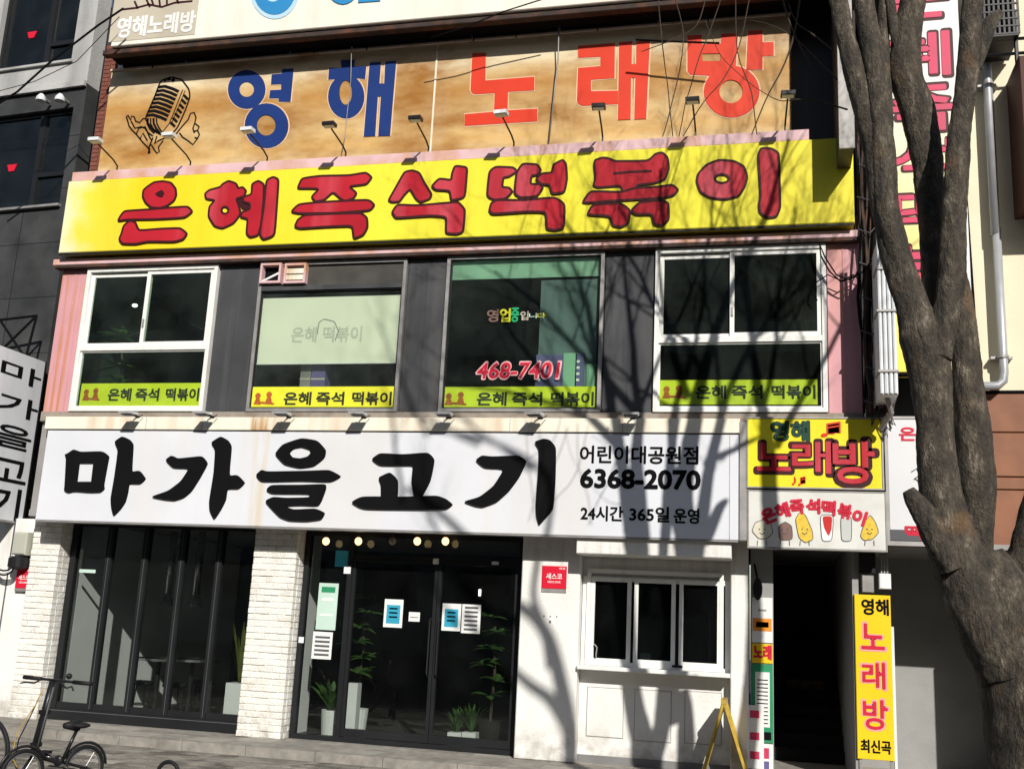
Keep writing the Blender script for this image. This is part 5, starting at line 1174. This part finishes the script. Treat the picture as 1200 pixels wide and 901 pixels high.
# long thin wires across the left building
cable([U(145, 10, -1.2), U(115, 30, -1.25), U(60, 72, -1.35), U(20, 108, -1.4), U(-15, 130, -1.4)], .016, 'wire', 'thick black wire running down across the grey building at top left')
cable([U(140, 20, -1.0), U(90, 72, -1.0), U(40, 96, -1.0), U(-5, 108, -1.0)], .006, 'wire', 'thin wire sagging below the light concrete wall')
cable([U(650, -5, -1.0), U(590, 14, -.95), U(545, 32, -.9), U(505, 45, -.85)], .009, 'wire', 'wire running up over the dark beam to the top edge')
cable([U(745, 47, -.7), U(790, 49, -.72), U(843, 51, -.75)], .014, 'rod', 'dark rod crossing the last orange-red letter')
cable([U(655, 30, -.5), U(654, 70, -.42), U(650, 105, -.40), U(643, 168, -.36)], .010, 'stay_wire', 'stay wire hanging down between the orange-red letters', 'grey_metal')
cable([U(412, 55, -.5), U(411, 95, -.42), U(404, 160, -.36), U(400, 180, -.36)], .006, 'stay_wire', 'stay wire hanging in front of the second blue letter', 'grey_metal')

# ================================================================ LEFT NEIGHBOUR
ang = math.radians(-4.7)
NB = bpy.data.objects.new('grey_building', None); COL.objects.link(NB); NB.location = (-10.75, .1, 0); 
tag(NB, 'dark stone clad building at the left with light concrete upper part', 'building')
def LB(px, py):                                            # photo direction onto its rotated face -> local coordinates
    n = Vector((math.sin(ang), -math.cos(ang), 0)) ; n = Vector((-math.sin(ang), math.cos(ang), 0)); d = ray(px, py); t = (Vector(NB.location) - CAM).dot(n) / d.dot(n); p_ = CAM + d*t
    q = p_ - Vector(NB.location); c_, s_ = math.cos(-ang), math.sin(-ang); return Vector((q.x*c_ - q.y*s_, q.x*s_ + q.y*c_, q.z))
def nb(mb, name, m, parent=None):
    me = bpy.data.meshes.new(name); me.from_pydata(mb.v, [], mb.f); me.materials.append(m); return link(name, me, parent or NB)
NB.rotation_euler.z = ang
zl = LB(60, 103).z
holes = []
for (l, t, r, b) in ((4, -60, 93, 76), (-20, 132, 76, 243)):
    ym = (t+b)/2; a = LB(l, ym).x; c = LB(r, ym).x; holes.append((a, c, LB((l+r)/2, b).z, LB((l+r)/2, t).z))
h1, h2 = holes
# wall pieces round the windows
m1 = MB(); X0 = -6
m1.box(h1[1], 0, 0, .3, zl, 13); m1.box(X0, h1[0], 0, .3, zl, 13); m1.box(h1[0], h1[1], 0, .3, zl, h1[2]); m1.box(h1[0], h1[1], 0, .3, h1[3], 13); nb(m1, 'concrete_wall', M['concrete'])
m2 = MB(); m2.box(h2[1], -.0, .02, .3, -.15, zl-.001); m2.box(X0, h2[0], .02, .3, -.15, zl-.001); m2.box(h2[0], h2[1], .02, .3, -.15, h2[2]); m2.box(h2[0], h2[1], .02, .3, h2[3], zl-.001); nb(m2, 'stone_wall', M['stone_dark'])
nb(MB().box(-.02, .30, .35, 3, -.15, 13), 'return_wall', M['stone_dark'])
nb(MB().box(X0, .0, -.05, -.001, zl-.06, zl+.03), 'ledge', M['concrete'])
nb(MB().box(X0, 0, 2.6, 2.7, 3, 13), 'inner_wall', M['interior_dark'])
for kk in range(1, 6): nb(MB().box(X0, -.0, .016, .0195, zl-.9*kk, zl-.9*kk+.006), 'cladding_joint', M['dark_metal'])
for kk in range(5): nb(MB().box(-.9-.9*kk, -.89-.9*kk, .016, .0195, -.15, min(zl-.1, h2[2]-.02)), 'cladding_joint', M['dark_metal'])
for hi, (a, c, z0, z1) in enumerate(holes):
    f = nb(MB().frame(a, c, z0, z1, .06, .10, .18), 'window', M['black_frame']); w_ = c-a
    if hi == 0:
        vb = LB(55, 30).x; hz = LB(70, 46).z
    else: vb = LB(37, 200).x; hz = LB(60, 200).z
    nb(MB().box(vb-.05, vb+.05, .09, .18, z0+.06, z1-.06), 'mullion', M['black_frame'], f); nb(MB().box(vb+.05, c-.06, .09, .18, hz-.05, hz+.03), 'transom', M['black_frame'], f)
    nb(MB().box(a+.06, c-.06, .135, .14, z0+.06, z1-.06), 'pane', M['glass_up'], f)
    nb(MB().box(a-.04, c+.04, -.05, .09, z0-.04, z0-.001), 'sill', M['concrete'] if hi == 0 else M['grey_metal'], f)
    zc = LB(31, 38).z if hi == 0 else LB(5, 195).z; xc = LB(31, 38).x if hi == 0 else LB(7, 195).x
    nb(MB().prism([(xc-.10,zc+.08),(xc+.10,zc+.08),(xc+.05,zc-.04),(xc-.05,zc-.04)], .12, .13), 'red_marker', M['sign_red_plain'], f)
    nb(MB().add([(xc-.55,.9,z0+.0),(xc+.35,.9,z0),(xc+.05,.9,z0+1.1),(xc-.2,.9,z0+1.2)], [(0,1,2,3)]), 'curtain', M['green_curtain'] if 0 else M['blind'], f)
for px, lb in ((52,'left of the two small spotlights on the dark wall above the window'),(74,'right of the two small spotlights on the dark wall above the window')):
    p = U(px, 118, .0); S = thing('wall_spotlight', lb, 'spotlight', (p.x, 0, p.z), 'small wall spotlights on the grey building')
    MB().tube([(p.x,.12,p.z+.02),(p.x,-.05,p.z+.02)], .03, 8).build('stem', M['grey_metal'], S); MB().lathe((p.x,-.08,p.z-.05), [(.03,.12),(.075,.06),(.08,.0),(.0,.01)], 14).build('head', M['duct_white'], S)
# black lattice behind the side sign
x0 = U(2, 400, -.2).x; S = thing('lattice_bracket', 'black steel lattice bracket above the grey side sign', 'bracket', (x0, -.2, 5))
a, b, c, d = U(0, 375, -.3), U(43, 370, -.3), U(0, 412, -.3), U(30, 420, -.3)
for p_, q_ in ((a,b),(c,b),(a,d),(b,d)): MB().tube([p_, q_], .02, 6).build('bar', M['ink'], S)
# ================================================================ RIGHT NEIGHBOUR
YN = -.25
NR = thing('cream_building', 'cream building at the right with brown panels, drain pipe and mesh balcony', 'building', (4, 0, 0))
zc0 = U(1180, 458, YN).z; xN0 = U(1118, 300, YN).x
MB().box(xN0, 9, YN, .2, zc0, 13).build('wall', M['cream_wall'], NR); MB().box(xN0+.18, 9, YN-.03, YN-.001, zc0-.03, zc0+.0).build('drip_edge', M['ink'], NR)
xN1 = U(1150, 540, YN).x - .25
zc1 = 2.55
cuts = [zc0-.035] + [U(1180, py, YN).z for py in (507, 559, 574)] + [zc1]
for k in range(4):
    for q in range(4):
        xa = xN1 + q*1.45; MB().cbox(xa+.006, xa+1.444, YN-.02, YN+.1, cuts[k+1]+.006, cuts[k]-.006, .008).build('panel', M['brown_panel'], NR)
MB().box(xN1, 9, YN+.02, .3, zc1, zc0-.04).build('panel_backing', M['ink'], NR)
MB().box(3.3, 9, YN, .3, -.15, zc1-.01).build('wall', M['stone_dark'], NR)
MB().box(2.95, 3.31, YN-.02, 1.69, -.15, 2.54).build('side_wall', M['stone_dark'], NR)
# brown projecting box + balcony at top right
bxx0 = U(1199, 150, -.95).x; bz = U(1197, 232, -.95).z; bzt = U(1192, 82, -.6).z
MB().cbox(bxx0, 9, -.95, YN-.001, bz, bzt, .01).build('bay', mat('brown_bay', (.09,.035,.025), .6, var=.3), NR)
for lz in (49, 66): a = U(1148, lz, -.8); MB().tube([(a.x,-.8,a.z),(a.x+2.5,-.8,a.z)], .02, 6).build('rail', M['dark_metal'], NR)
a = U(1190, 40, -.8); b = U(1190, 78, -.8); MB().tube([(a.x,-.8,a.z+.3),(a.x,-.8,b.z)], .025, 6).build('rail_post', M['dark_metal'], NR)
S = thing('mesh_cage', 'black perforated cage of an outdoor unit at the top right corner', 'cage', U(1175, 20, -.9))
x0 = U(1148, 20, -.9).x; x1 = U(1193, 20, -.9).x; z0 = U(1170, 42, -.9).z
MB().box(x0+.02, x1-.02, -.85, -.3, z0+.02, z0+1.2).build('unit', M['ink'], S)
for k in range(9): MB().box(x0+(x1-x0)*k/8-.012, x0+(x1-x0)*k/8+.012, -.92, -.90, z0, z0+1.2).build('bar', M['dark_metal'], S)
for k in range(12): MB().box(x0-.012, x1+.012, -.925, -.90, z0+k*.1, z0+k*.1+.02).build('bar', M['dark_metal'], S)
MB().box(x0, x1, -.92, -.3, z0-.02, z0).build('floor', M['dark_metal'], S)
# drain pipe
S = thing('drain_pipe', 'pale grey drain pipe running down the cream wall and bending left', 'pipe', (U(1168,300,YN-.16).x, YN-.16, 4))
yp = YN-.16; pa = U(1156, 78, yp); pb = U(1176, 440, yp); xm_ = (pa.x+pb.x)/2; rp = .055
MB().tube([(xm_-.06, yp, pa.z+.02),(xm_, yp, pa.z),(xm_, yp, pa.z-.15),(xm_, yp, U(1165,275,yp).z)], rp, 14).build('pipe', M['pipe'], S, smooth=True)
zbd = U(1170, 452, yp).z
MB().tube([(xm_+.012, yp, U(1165,268,yp).z),(xm_+.012, yp, zbd+.16),(xm_+.0, yp, zbd+.06),(xm_-.06, yp, zbd),(xm_-.45, yp, zbd-.01)], rp*.92, 14).build('pipe', M['pipe'], S, smooth=True)
for py in (100, 420): zz = U(1165, py, yp).z; MB().lathe((xm_+.006, yp, zz), [(rp+.002,0),(rp+.012,.0),(rp+.012,.035),(rp+.002,.035)], 14).build('clamp', M['grey_metal'], S); MB().box(xm_-.12, xm_+.12, yp+.02, YN, zz, zz+.03).build('clamp_arm', M['grey_metal'], S)
for k, dx in enumerate((0, .05, .1)): 
    cable([(xN0+.12+dx, YN-.06-.02*k, 2.9), (xN0+.10+dx, YN-.06, 5), (xN0+.06+dx, YN-.07, 7), (xN0+.02+dx, YN-.08, 9.5)], .016, 'cable', ('leftmost','middle','rightmost')[k] + ' of the three dark cables down the edge of the cream wall')

# ================================================================ BUILDING ACROSS THE STREET (it is what the glass mirrors)
OB = thing('opposite_building', 'dark long building across the street mirrored in the glass', 'building', (-6, -36, 0))
MB().box(-60, 40, -46, -36, -.15, 19).build('wall', M['wall_shade'], OB)
for f_ in range(5):
    for c_ in range(20): MB().box(-56+c_*4.6, -53.4+c_*4.6, -36.02, -35.98, 2+f_*3.4, 3.9+f_*3.4).build('window', M['dark_metal'], OB)

# ================================================================ MAIN TREE
T = thing('street_tree', 'thick bare many-stemmed tree standing in front of the right end of the shop', 'tree', (1.75, -5.3, -.15))
def catmull(P, rad, n=6):
    out = []; rr = []; P = [Vector(p) for p in P]
    for i in range(len(P)-1):
        p0 = P[max(i-1,0)]; p1 = P[i]; p2 = P[i+1]; p3 = P[min(i+2, len(P)-1)]
        for k in range(n):
            t = k/n; out.append(.5*((2*p1) + (p2-p0)*t + (2*p0-5*p1+4*p2-p3)*t*t + (3*p1-p0-3*p2+p3)*t**3)); rr.append(rad[i]*(1-t)+rad[i+1]*t)
    out.append(P[-1]); rr.append(rad[-1]); return out, rr
def stem(nodes, Y, name='stem', n=20, wob=.10):
    """nodes: (px, py, half width px[, Y]) measured in the photo at wall-parallel plane Y"""
    P = []; rd = []
    for nd in nodes:
        y = nd[3] if len(nd) > 3 else Y; p = U(nd[0], nd[1], y); P.append(p); rd.append(nd[2]*(y-CAM.y)/F*.95)
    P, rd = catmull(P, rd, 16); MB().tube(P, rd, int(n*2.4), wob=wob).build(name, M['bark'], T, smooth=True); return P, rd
YT_ = -5.6
tips = []
tips_tr = stem([(1266,1060,84),(1252,960,75),(1230,880,63),(1207,800,52),(1181,730,45),(1160,680,36),(1148,650,26)], YT_, 'trunk', 28, .07)
A = stem([(1188,790,37),(1154,720,36),(1124,655,31),(1106,600,25),(1100,560,23),(1096,500,21),(1090,440,24),(1082,395,27),(1070,360,20),(1050,300,17),(1036,240,17),(1026,180,14),(1014,130,14),(1001,80,14),(988,30,12),(978,-20,11),(965,-80,10),(950,-160,9)], YT_-.05)
A2 = stem([(1098,420,16),(1108,372,16),(1115,330,16),(1117,280,15),(1120,220,14),(1124,160,13.5),(1131,110,13),(1137,50,13),(1140,0,12),(1148,-60,11),(1165,-140,9)], YT_-.10)
A3 = stem([(1068,350,9),(1052,300,13),(1040,250,15),(1036,200,15),(1032,150,14),(1027,100,13),(1020,50,13),(1012,0,13),(1005,-60,11),(1012,-140,9)], YT_-.09)
A4 = stem([(1040,190,8),(1038,140,9,-5.35),(1034,60,9,-5.3),(1038,0,8,-5.3),(1046,-80,7,-5.3)], YT_+.2)
C = stem([(1100,380,12),(1094,330,13),(1092,280,14),(1090,230,16),(1085,180,19),(1075,130,21),(1062,90,20),(1062,50,19),(1070,0,16),(1078,-60,14),(1095,-140,11)], -5.3)
Bs = stem([(1158,760,24),(1151,690,14),(1148,650,14),(1146,600,18),(1144,550,21),(1139,500,20),(1134,450,17),(1131,400,15),(1128,360,13),(1121,320,10)], -5.35)
E_ = stem([(1196,760,40),(1206,690,32),(1216,640,28),(1232,580,26),(1250,480,24),(1262,340,20),(1262,180,17),(1240,0,14),(1225,-120,11)], -5.5)
stem([(1118,668,17),(1098,630,16),(1082,602,14),(1069,582,9),(1064,574,6)], -5.75, 'stub', 14, .2)
stem([(1140,80,9),(1152,46,10),(1160,28,9),(1172,15,5)], -5.6, 'stub', 12, .2)
stem([(1058,70,9),(1049,40,7),(1043,0,6),(1036,-60,5)], -5.35, 'stem', 12, .1)
def limb_end(res): return res[0][-1], res[1][-1], (res[0][-1]-res[0][-3]).normalized()
twm = MB(); brm = []
def grow(p, d, ln, r, lvl, rnd, sink):
    segs = 5 if lvl > 1 else 6; pts = [p]; rd = [r]; q = Vector(p); dd = Vector(d)
    for k in range(segs):
        dd = (dd + Vector((rnd.uniform(-1,1), rnd.uniform(-1,1), rnd.uniform(-.6,.9)))*(.16 if lvl < 2 else .22)).normalized()
        q = q + dd*ln/segs; pts.append(q); rd.append(r*(1-.72*(k+1)/segs))
    mb = MB() if lvl == 0 else sink; mb.tube(pts, rd, 9 if lvl == 0 else (5 if lvl == 1 else (4 if lvl == 2 else 3)), cap=False)
    if lvl == 0: brm.append(mb)
    if lvl >= 4: return
    nchild = (5,4,3,3)[lvl]
    for k in range(nchild):
        t = rnd.uniform(.25,1.0); i = min(segs-1, int(t*segs)); pp = pts[i].lerp(pts[i+1], t*segs-i); rr = rd[i]*(.42 if lvl < 2 else .5)
        ax = Vector((rnd.uniform(-1,1), rnd.uniform(-1,1), rnd.uniform(-.2,1))).normalized()
        nd = ((pts[i+1]-pts[i]).normalized() + ax*rnd.uniform(.55,1.0)).normalized()
        grow(pp, nd, ln*rnd.uniform(.42,.7), max(rr, .0022), lvl+1, rnd, sink)
rnd = random.Random(21)
limbs = [(A,(-.35,.10,1),2.4),(A3,(-.1,-.25,1),2.5),(A4,(.1,.5,1),2.2),(C,(.15,.35,1),2.7),(A2,(.3,-.2,1),2.6),(E_,(.2,.3,1),2.4)]
for res, dr, ln in limbs:
    p, r, d0 = limb_end(res); dv = Vector(dr).normalized()
    grow(p, (d0*.6+dv*.6).normalized(), ln, r*.95, 0, rnd, twm)
    for k in range(1):
        a_ = rnd.uniform(-.9,.9); grow(p, (Vector((a_, rnd.uniform(-.6,.7), .8))).normalized(), ln*.85, r*.6, 0, rnd, twm)
# side branches reaching over the signs (their shadows cross the yellow board)
for (px, py, y, dx, dy, dz, ln, r) in ((980,-40,-5.6,-.9,.1,.55,2.6,.05),(1000,-120,-5.6,-1,.3,.6,2.8,.05),(1070,-100,-5.3,-.7,.6,.7,2.6,.05),(1012,-150,-5.8,-1.0,-.3,.35,2.6,.04),(1140,-60,-5.7,.8,-.4,.6,2.4,.045),(1250,-60,-5.5,.5,.2,1,2.4,.05)):
    grow(U(px, py, y), Vector((dx,dy,dz)).normalized(), ln, r, 0, rnd, twm)
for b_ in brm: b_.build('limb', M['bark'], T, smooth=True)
twm.build('twig', M['twig'], T, kind='stuff')
# few thin twigs seen against the beige sign
tw = MB(); r2 = random.Random(5)
for pts in ([(980,95),(955,70),(930,45),(905,30),(880,24)], [(975,60),(950,40),(935,28),(925,5)], [(992,130),(960,120),(935,118),(912,119),(880,100),(850,70),(835,45),(826,25)], [(860,-10),(865,60),(880,110),(886,158)],
            [(940,-10),(925,60),(900,110),(880,158)], [(790,-10),(800,50),(790,110),(776,160)], [(770,-10),(778,70),(784,120),(788,160)], [(845,-5),(830,40),(815,80),(795,160)], [(878,-10),(868,50),(850,90),(826,118),(800,160)], [(752,60),(790,45),(815,30),(830,-10)], [(916,-10),(930,40),(945,70),(960,100)]):
    P_ = [U(a, b, -5.2+.03*i) for i, (a, b) in enumerate(pts)]; P_, rd_ = catmull(P_, [.009-.0015*min(i,4) for i in range(len(P_))] if pts[0][0] > 900 else [.0045]*len(P_), 4)
    P_ = [p + Vector((noise.noise(p*3)*.02, 0, noise.noise(p*3+Vector((9,0,0)))*.02)) for p in P_]
    tw.tube(P_, rd_, 4, cap=False)
tw.build('drooping_twig', M['twig'], T, kind='stuff')

# ---- second street tree, on the camera's side of the pavement (its shadow crosses the white wall)
T2 = thing('street_tree', 'bare street tree standing nearer than the picture, known by its shadow on the white sign', 'tree', (3.6, -12.6, -.15))
def back(px, py, Yw, Yc): p = U(px, py, Yw); k = (Yw - Yc); return p - Vector((-.46,1,-.66))*k
def sh_stem(nodes, Yw, Yc, r0, r1, name='limb'):
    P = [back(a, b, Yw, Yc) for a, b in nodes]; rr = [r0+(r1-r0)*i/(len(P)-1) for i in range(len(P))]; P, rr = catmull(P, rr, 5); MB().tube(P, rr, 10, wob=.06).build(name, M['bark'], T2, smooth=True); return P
Yc = -10.5
sh_stem([(668,905),(668,855),(650,770),(636,735),(612,712),(580,700),(520,640),(470,600)], -.30, Yc, .10, .03)
sh_stem([(668,855),(645,820),(618,800),(590,770),(550,700)], -.30, Yc, .08, .03)
sh_stem([(650,770),(642,720),(630,680),(640,600),(620,560),(560,530),(500,520)], -.5, Yc, .05, .02)
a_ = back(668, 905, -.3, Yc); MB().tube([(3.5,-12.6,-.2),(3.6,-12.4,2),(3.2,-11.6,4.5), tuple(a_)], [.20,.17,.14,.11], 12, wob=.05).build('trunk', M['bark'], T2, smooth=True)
tm2 = MB(); brm = []
rnd = random.Random(5)
for (px, py) in ((470,600),(550,700),(500,520),(560,530),(620,560)):
    p = back(px, py, -.6, Yc); grow(p, Vector((rnd.uniform(-1,-.2), rnd.uniform(-.5,.6), rnd.uniform(.2,.9))).normalized(), 1.8, .03, 1, rnd, tm2)
tm2.build('twig', M['twig'], T2, kind='stuff')

# ================================================================ BICYCLES, A-FRAME, HOOP
H = G(67, 797, .86)
BK = thing('folding_bike', 'black folding bicycle with straight handlebar parked on the pavement at lower left', 'bicycle', (H.x, H.y, -.13))
yb_ = H.y
hb0, hb1 = U(28, 793, yb_+.02), U(107, 801, yb_-.02)
MB().tube([hb0, hb1], .013, 8).build('handlebar', M['bike'], BK, smooth=True)
for p_, q_ in ((hb0, hb0.lerp(hb1,.26)), (hb1.lerp(hb0,.26), hb1)): MB().tube([p_, q_], .019, 10).build('grip', M['rubber'], BK, smooth=True)
for a in ([(48,796),(40,800),(30,799),(24,800)], [(70,800),(78,806),(84,804),(86,809)]): MB().tube([U(x_, y_, yb_-.05) for x_, y_ in a], .008, 6).build('brake_lever', M['dark_metal'], BK, smooth=True)
MB().sphere(U(81,792,yb_-.02), .028, (1,1,1), 10, 7).build('bell', M['bike'], BK, smooth=True)
st0 = U(62, 798, yb_); st1 = U(39, 884, yb_)
MB().tube([st0, st0.lerp(st1,.5), st1], [.030,.034,.038], 12).build('stem', M['bike'], BK, smooth=True)
MB().tube([st0+Vector((.030,-.02,-.05)), st1+Vector((.036,-.02,0))], .009, 8).build('stem_rail', M['joint_grey'], BK, smooth=True)
for t_ in (.42,.86): c_ = st0.lerp(st1,t_); MB().box(c_.x-.035, c_.x+.035, c_.y-.04, c_.y+.04, c_.z-.02, c_.z+.02).build('clamp', M['bike'], BK)
WZ = -.13 + .205
wf = G(26, 905, WZ); wr = G(98, 899, WZ)
ax = (wr-wf).normalized()
def wheel(root, c, ax_, r, name='wheel'):
    sd = Vector((ax_.x, ax_.y, 0)).normalized(); up_ = Vector((0,0,1))
    ring = lambda rr: [c + sd*rr*math.cos(2*math.pi*k/32) + up_*rr*math.sin(2*math.pi*k/32) for k in range(33)]
    w_ = MB().tube(ring(r-.018), .019, 8, cap=False).build(name, M['rubber'], root, smooth=True); MB().tube(ring(r-.04), .010, 6, cap=False).build('rim', M['chrome'], w_, smooth=True)
    sp = MB(); n_ = sd.cross(up_)
    for k in range(16): a = 2*math.pi*k/16; sp.tube([c+n_*.02*(-1)**k, c+(sd*math.cos(a+.2)+up_*math.sin(a+.2))*(r-.04)], .0015, 3)
    sp.build('spokes', M['chrome'], w_); MB().tube([c-n_*.04, c+n_*.04], .02, 8).build('hub', M['dark_metal'], w_)
wheel(BK, wf, ax, .205); wheel(BK, wr, ax, .205)
for c_, a0, a1 in ((wf,.5,3.0),(wr,.1,2.7)):
    MB().tube([c_ + ax*.225*math.cos(a0+(a1-a0)*k/12) + Vector((0,0,1))*.225*math.sin(a0+(a1-a0)*k/12) for k in range(13)], .014, 6).build('mudguard', M['bike'], BK, smooth=True)
hd = st1.copy(); MB().tube([hd, wf+Vector((.02,-.03,.02))], .016, 8).build('fork', M['bike'], BK)
bb = wf.lerp(wr,.55)+Vector((0,0,.08)); MB().tube([hd+Vector((0,0,.0)), hd.lerp(bb,.5)+Vector((0,0,.01)), bb], [.035,.038,.032], 12).build('frame_tube', M['bike'], BK, smooth=True)
MB().tube([bb, wr], .014, 8).build('chain_stay', M['bike'], BK)
sp0 = bb.copy(); sd0 = G(91, 852, .52); sd0 = U(91, 853, wf.lerp(wr,.72).y); sp0 = U(72, 893, wf.lerp(wr,.6).y)
MB().tube([sp0, sd0], .016, 10).build('seat_post', M['bike'], BK, smooth=True)
MB().sphere(sd0+Vector((0,0,.03)), .12, (1.0,.75,.25), 14, 8).build('saddle', M['rubber'], BK, smooth=True); MB().tube([sd0+Vector((.0,0,.03)), sd0-ax*.14+Vector((0,0,.03))], [.06,.025], 8).build('saddle_nose', M['rubber'], BK, smooth=True)
MB().sphere(bb, .05, (1,.5,1), 12, 8).build('crank', M['dark_metal'], BK)
for sgn in (-1, 1): q = bb + ax*.12*sgn + Vector((.03*sgn,-.04*sgn,-.08*sgn)); MB().tube([bb, q], .01, 6).build('crank_arm', M['chrome'], BK); MB().box(q.x-.04,q.x+.04,q.y-.025,q.y+.025,q.z-.012,q.z+.012).build('pedal', M['rubber'], BK)
MB().tube([U(x_, y_, yb_-.06) for x_, y_ in ((48,812),(36,838),(22,866),(17,890),(20,905))], .006, 6).build('brake_cable', M['ink'], BK, smooth=True)
MB().tube([U(x_, y_, yb_-.08) for x_, y_ in ((50,806),(44,822),(20,858),(14,885),(24,908))], .005, 6).build('brake_cable', M['wood_yellow'], BK, smooth=True)
B2 = thing('bicycle', 'second black bicycle of which only one wheel edge shows at the lower left corner', 'bicycle', (H.x-.8, H.y-.2, -.13))
c2 = Vector((U(-22,880,H.y-.15).x, H.y-.15, .20)); wheel(B2, c2, Vector((1,-.12,0)), .33); wheel(B2, c2+Vector((-1.0,.12,0)), Vector((1,-.12,0)), .33)
MB().tube([c2, c2+Vector((-.25,.03,.5)), c2+Vector((-.8,.1,.45)), c2+Vector((-.5,.06,0))], .018, 8).build('frame_tube', M['bike'], B2); MB().tube([c2+Vector((-.25,.03,.5)), c2+Vector((-.5,.06,0)), c2+Vector((-1,.12,0))], .016, 8).build('frame_tube', M['bike'], B2)
MB().tube([c2+Vector((-.22,-.22,.62)), c2+Vector((-.28,.28,.62))], .014, 8).build('handlebar', M['bike'], B2)
p = U(197, 905, -4.6)
S = thing('rubber_hoop', 'black hoop poking up from the pavement at the bottom edge right of the bicycle', 'hoop', (p.x, -4.6, -.13))
zr_ = U(197, 892, -4.6).z - .10; MB().tube([(p.x+.10*math.cos(a*math.pi/12), -4.6, zr_+.10*math.sin(a*math.pi/12)) for a in range(25)], .018, 8).build('ring', M['rubber'], S, smooth=True); MB().tube([(p.x,-4.6,-.13),(p.x,-4.6,zr_-.09)], .02, 8).build('post', M['dark_metal'], S)
# A-frame board
ap = U(848, 822, -.72); S = thing('a_board', 'yellow framed folding board standing at the foot of the order counter', 'folding board', (ap.x, -.72, -.03))
l0, r0_ = U(824, 905, -.72), U(875, 905, -.72); zf = -.03
for (sx_, xb) in ((-1, l0.x-.02), (1, r0_.x+.02)):
    for y_ in (-.74, -.34): MB().tube([(ap.x, y_, ap.z), (xb, y_, zf)], .020, 6).build('leg', M['wood_yellow'], S)
    MB().add([(ap.x+.012*sx_, -.72, ap.z-.05),(ap.x+.012*sx_, -.36, ap.z-.05),(xb-.03*sx_, -.36, zf+.12),(xb-.03*sx_, -.72, zf+.12),
              (ap.x+.004*sx_, -.72, ap.z-.06),(ap.x+.004*sx_, -.36, ap.z-.06),(xb-.045*sx_, -.36, zf+.12),(xb-.045*sx_, -.72, zf+.12)],
             [(0,1,2,3),(7,6,5,4),(0,3,7,4),(1,5,6,2),(0,4,5,1),(3,2,6,7)]).build('board', M['wood_yellow'], S)
MB().box(ap.x-.03, ap.x+.03, -.76, -.32, ap.z-.02, ap.z+.025).build('hinge', M['wood_yellow'], S)
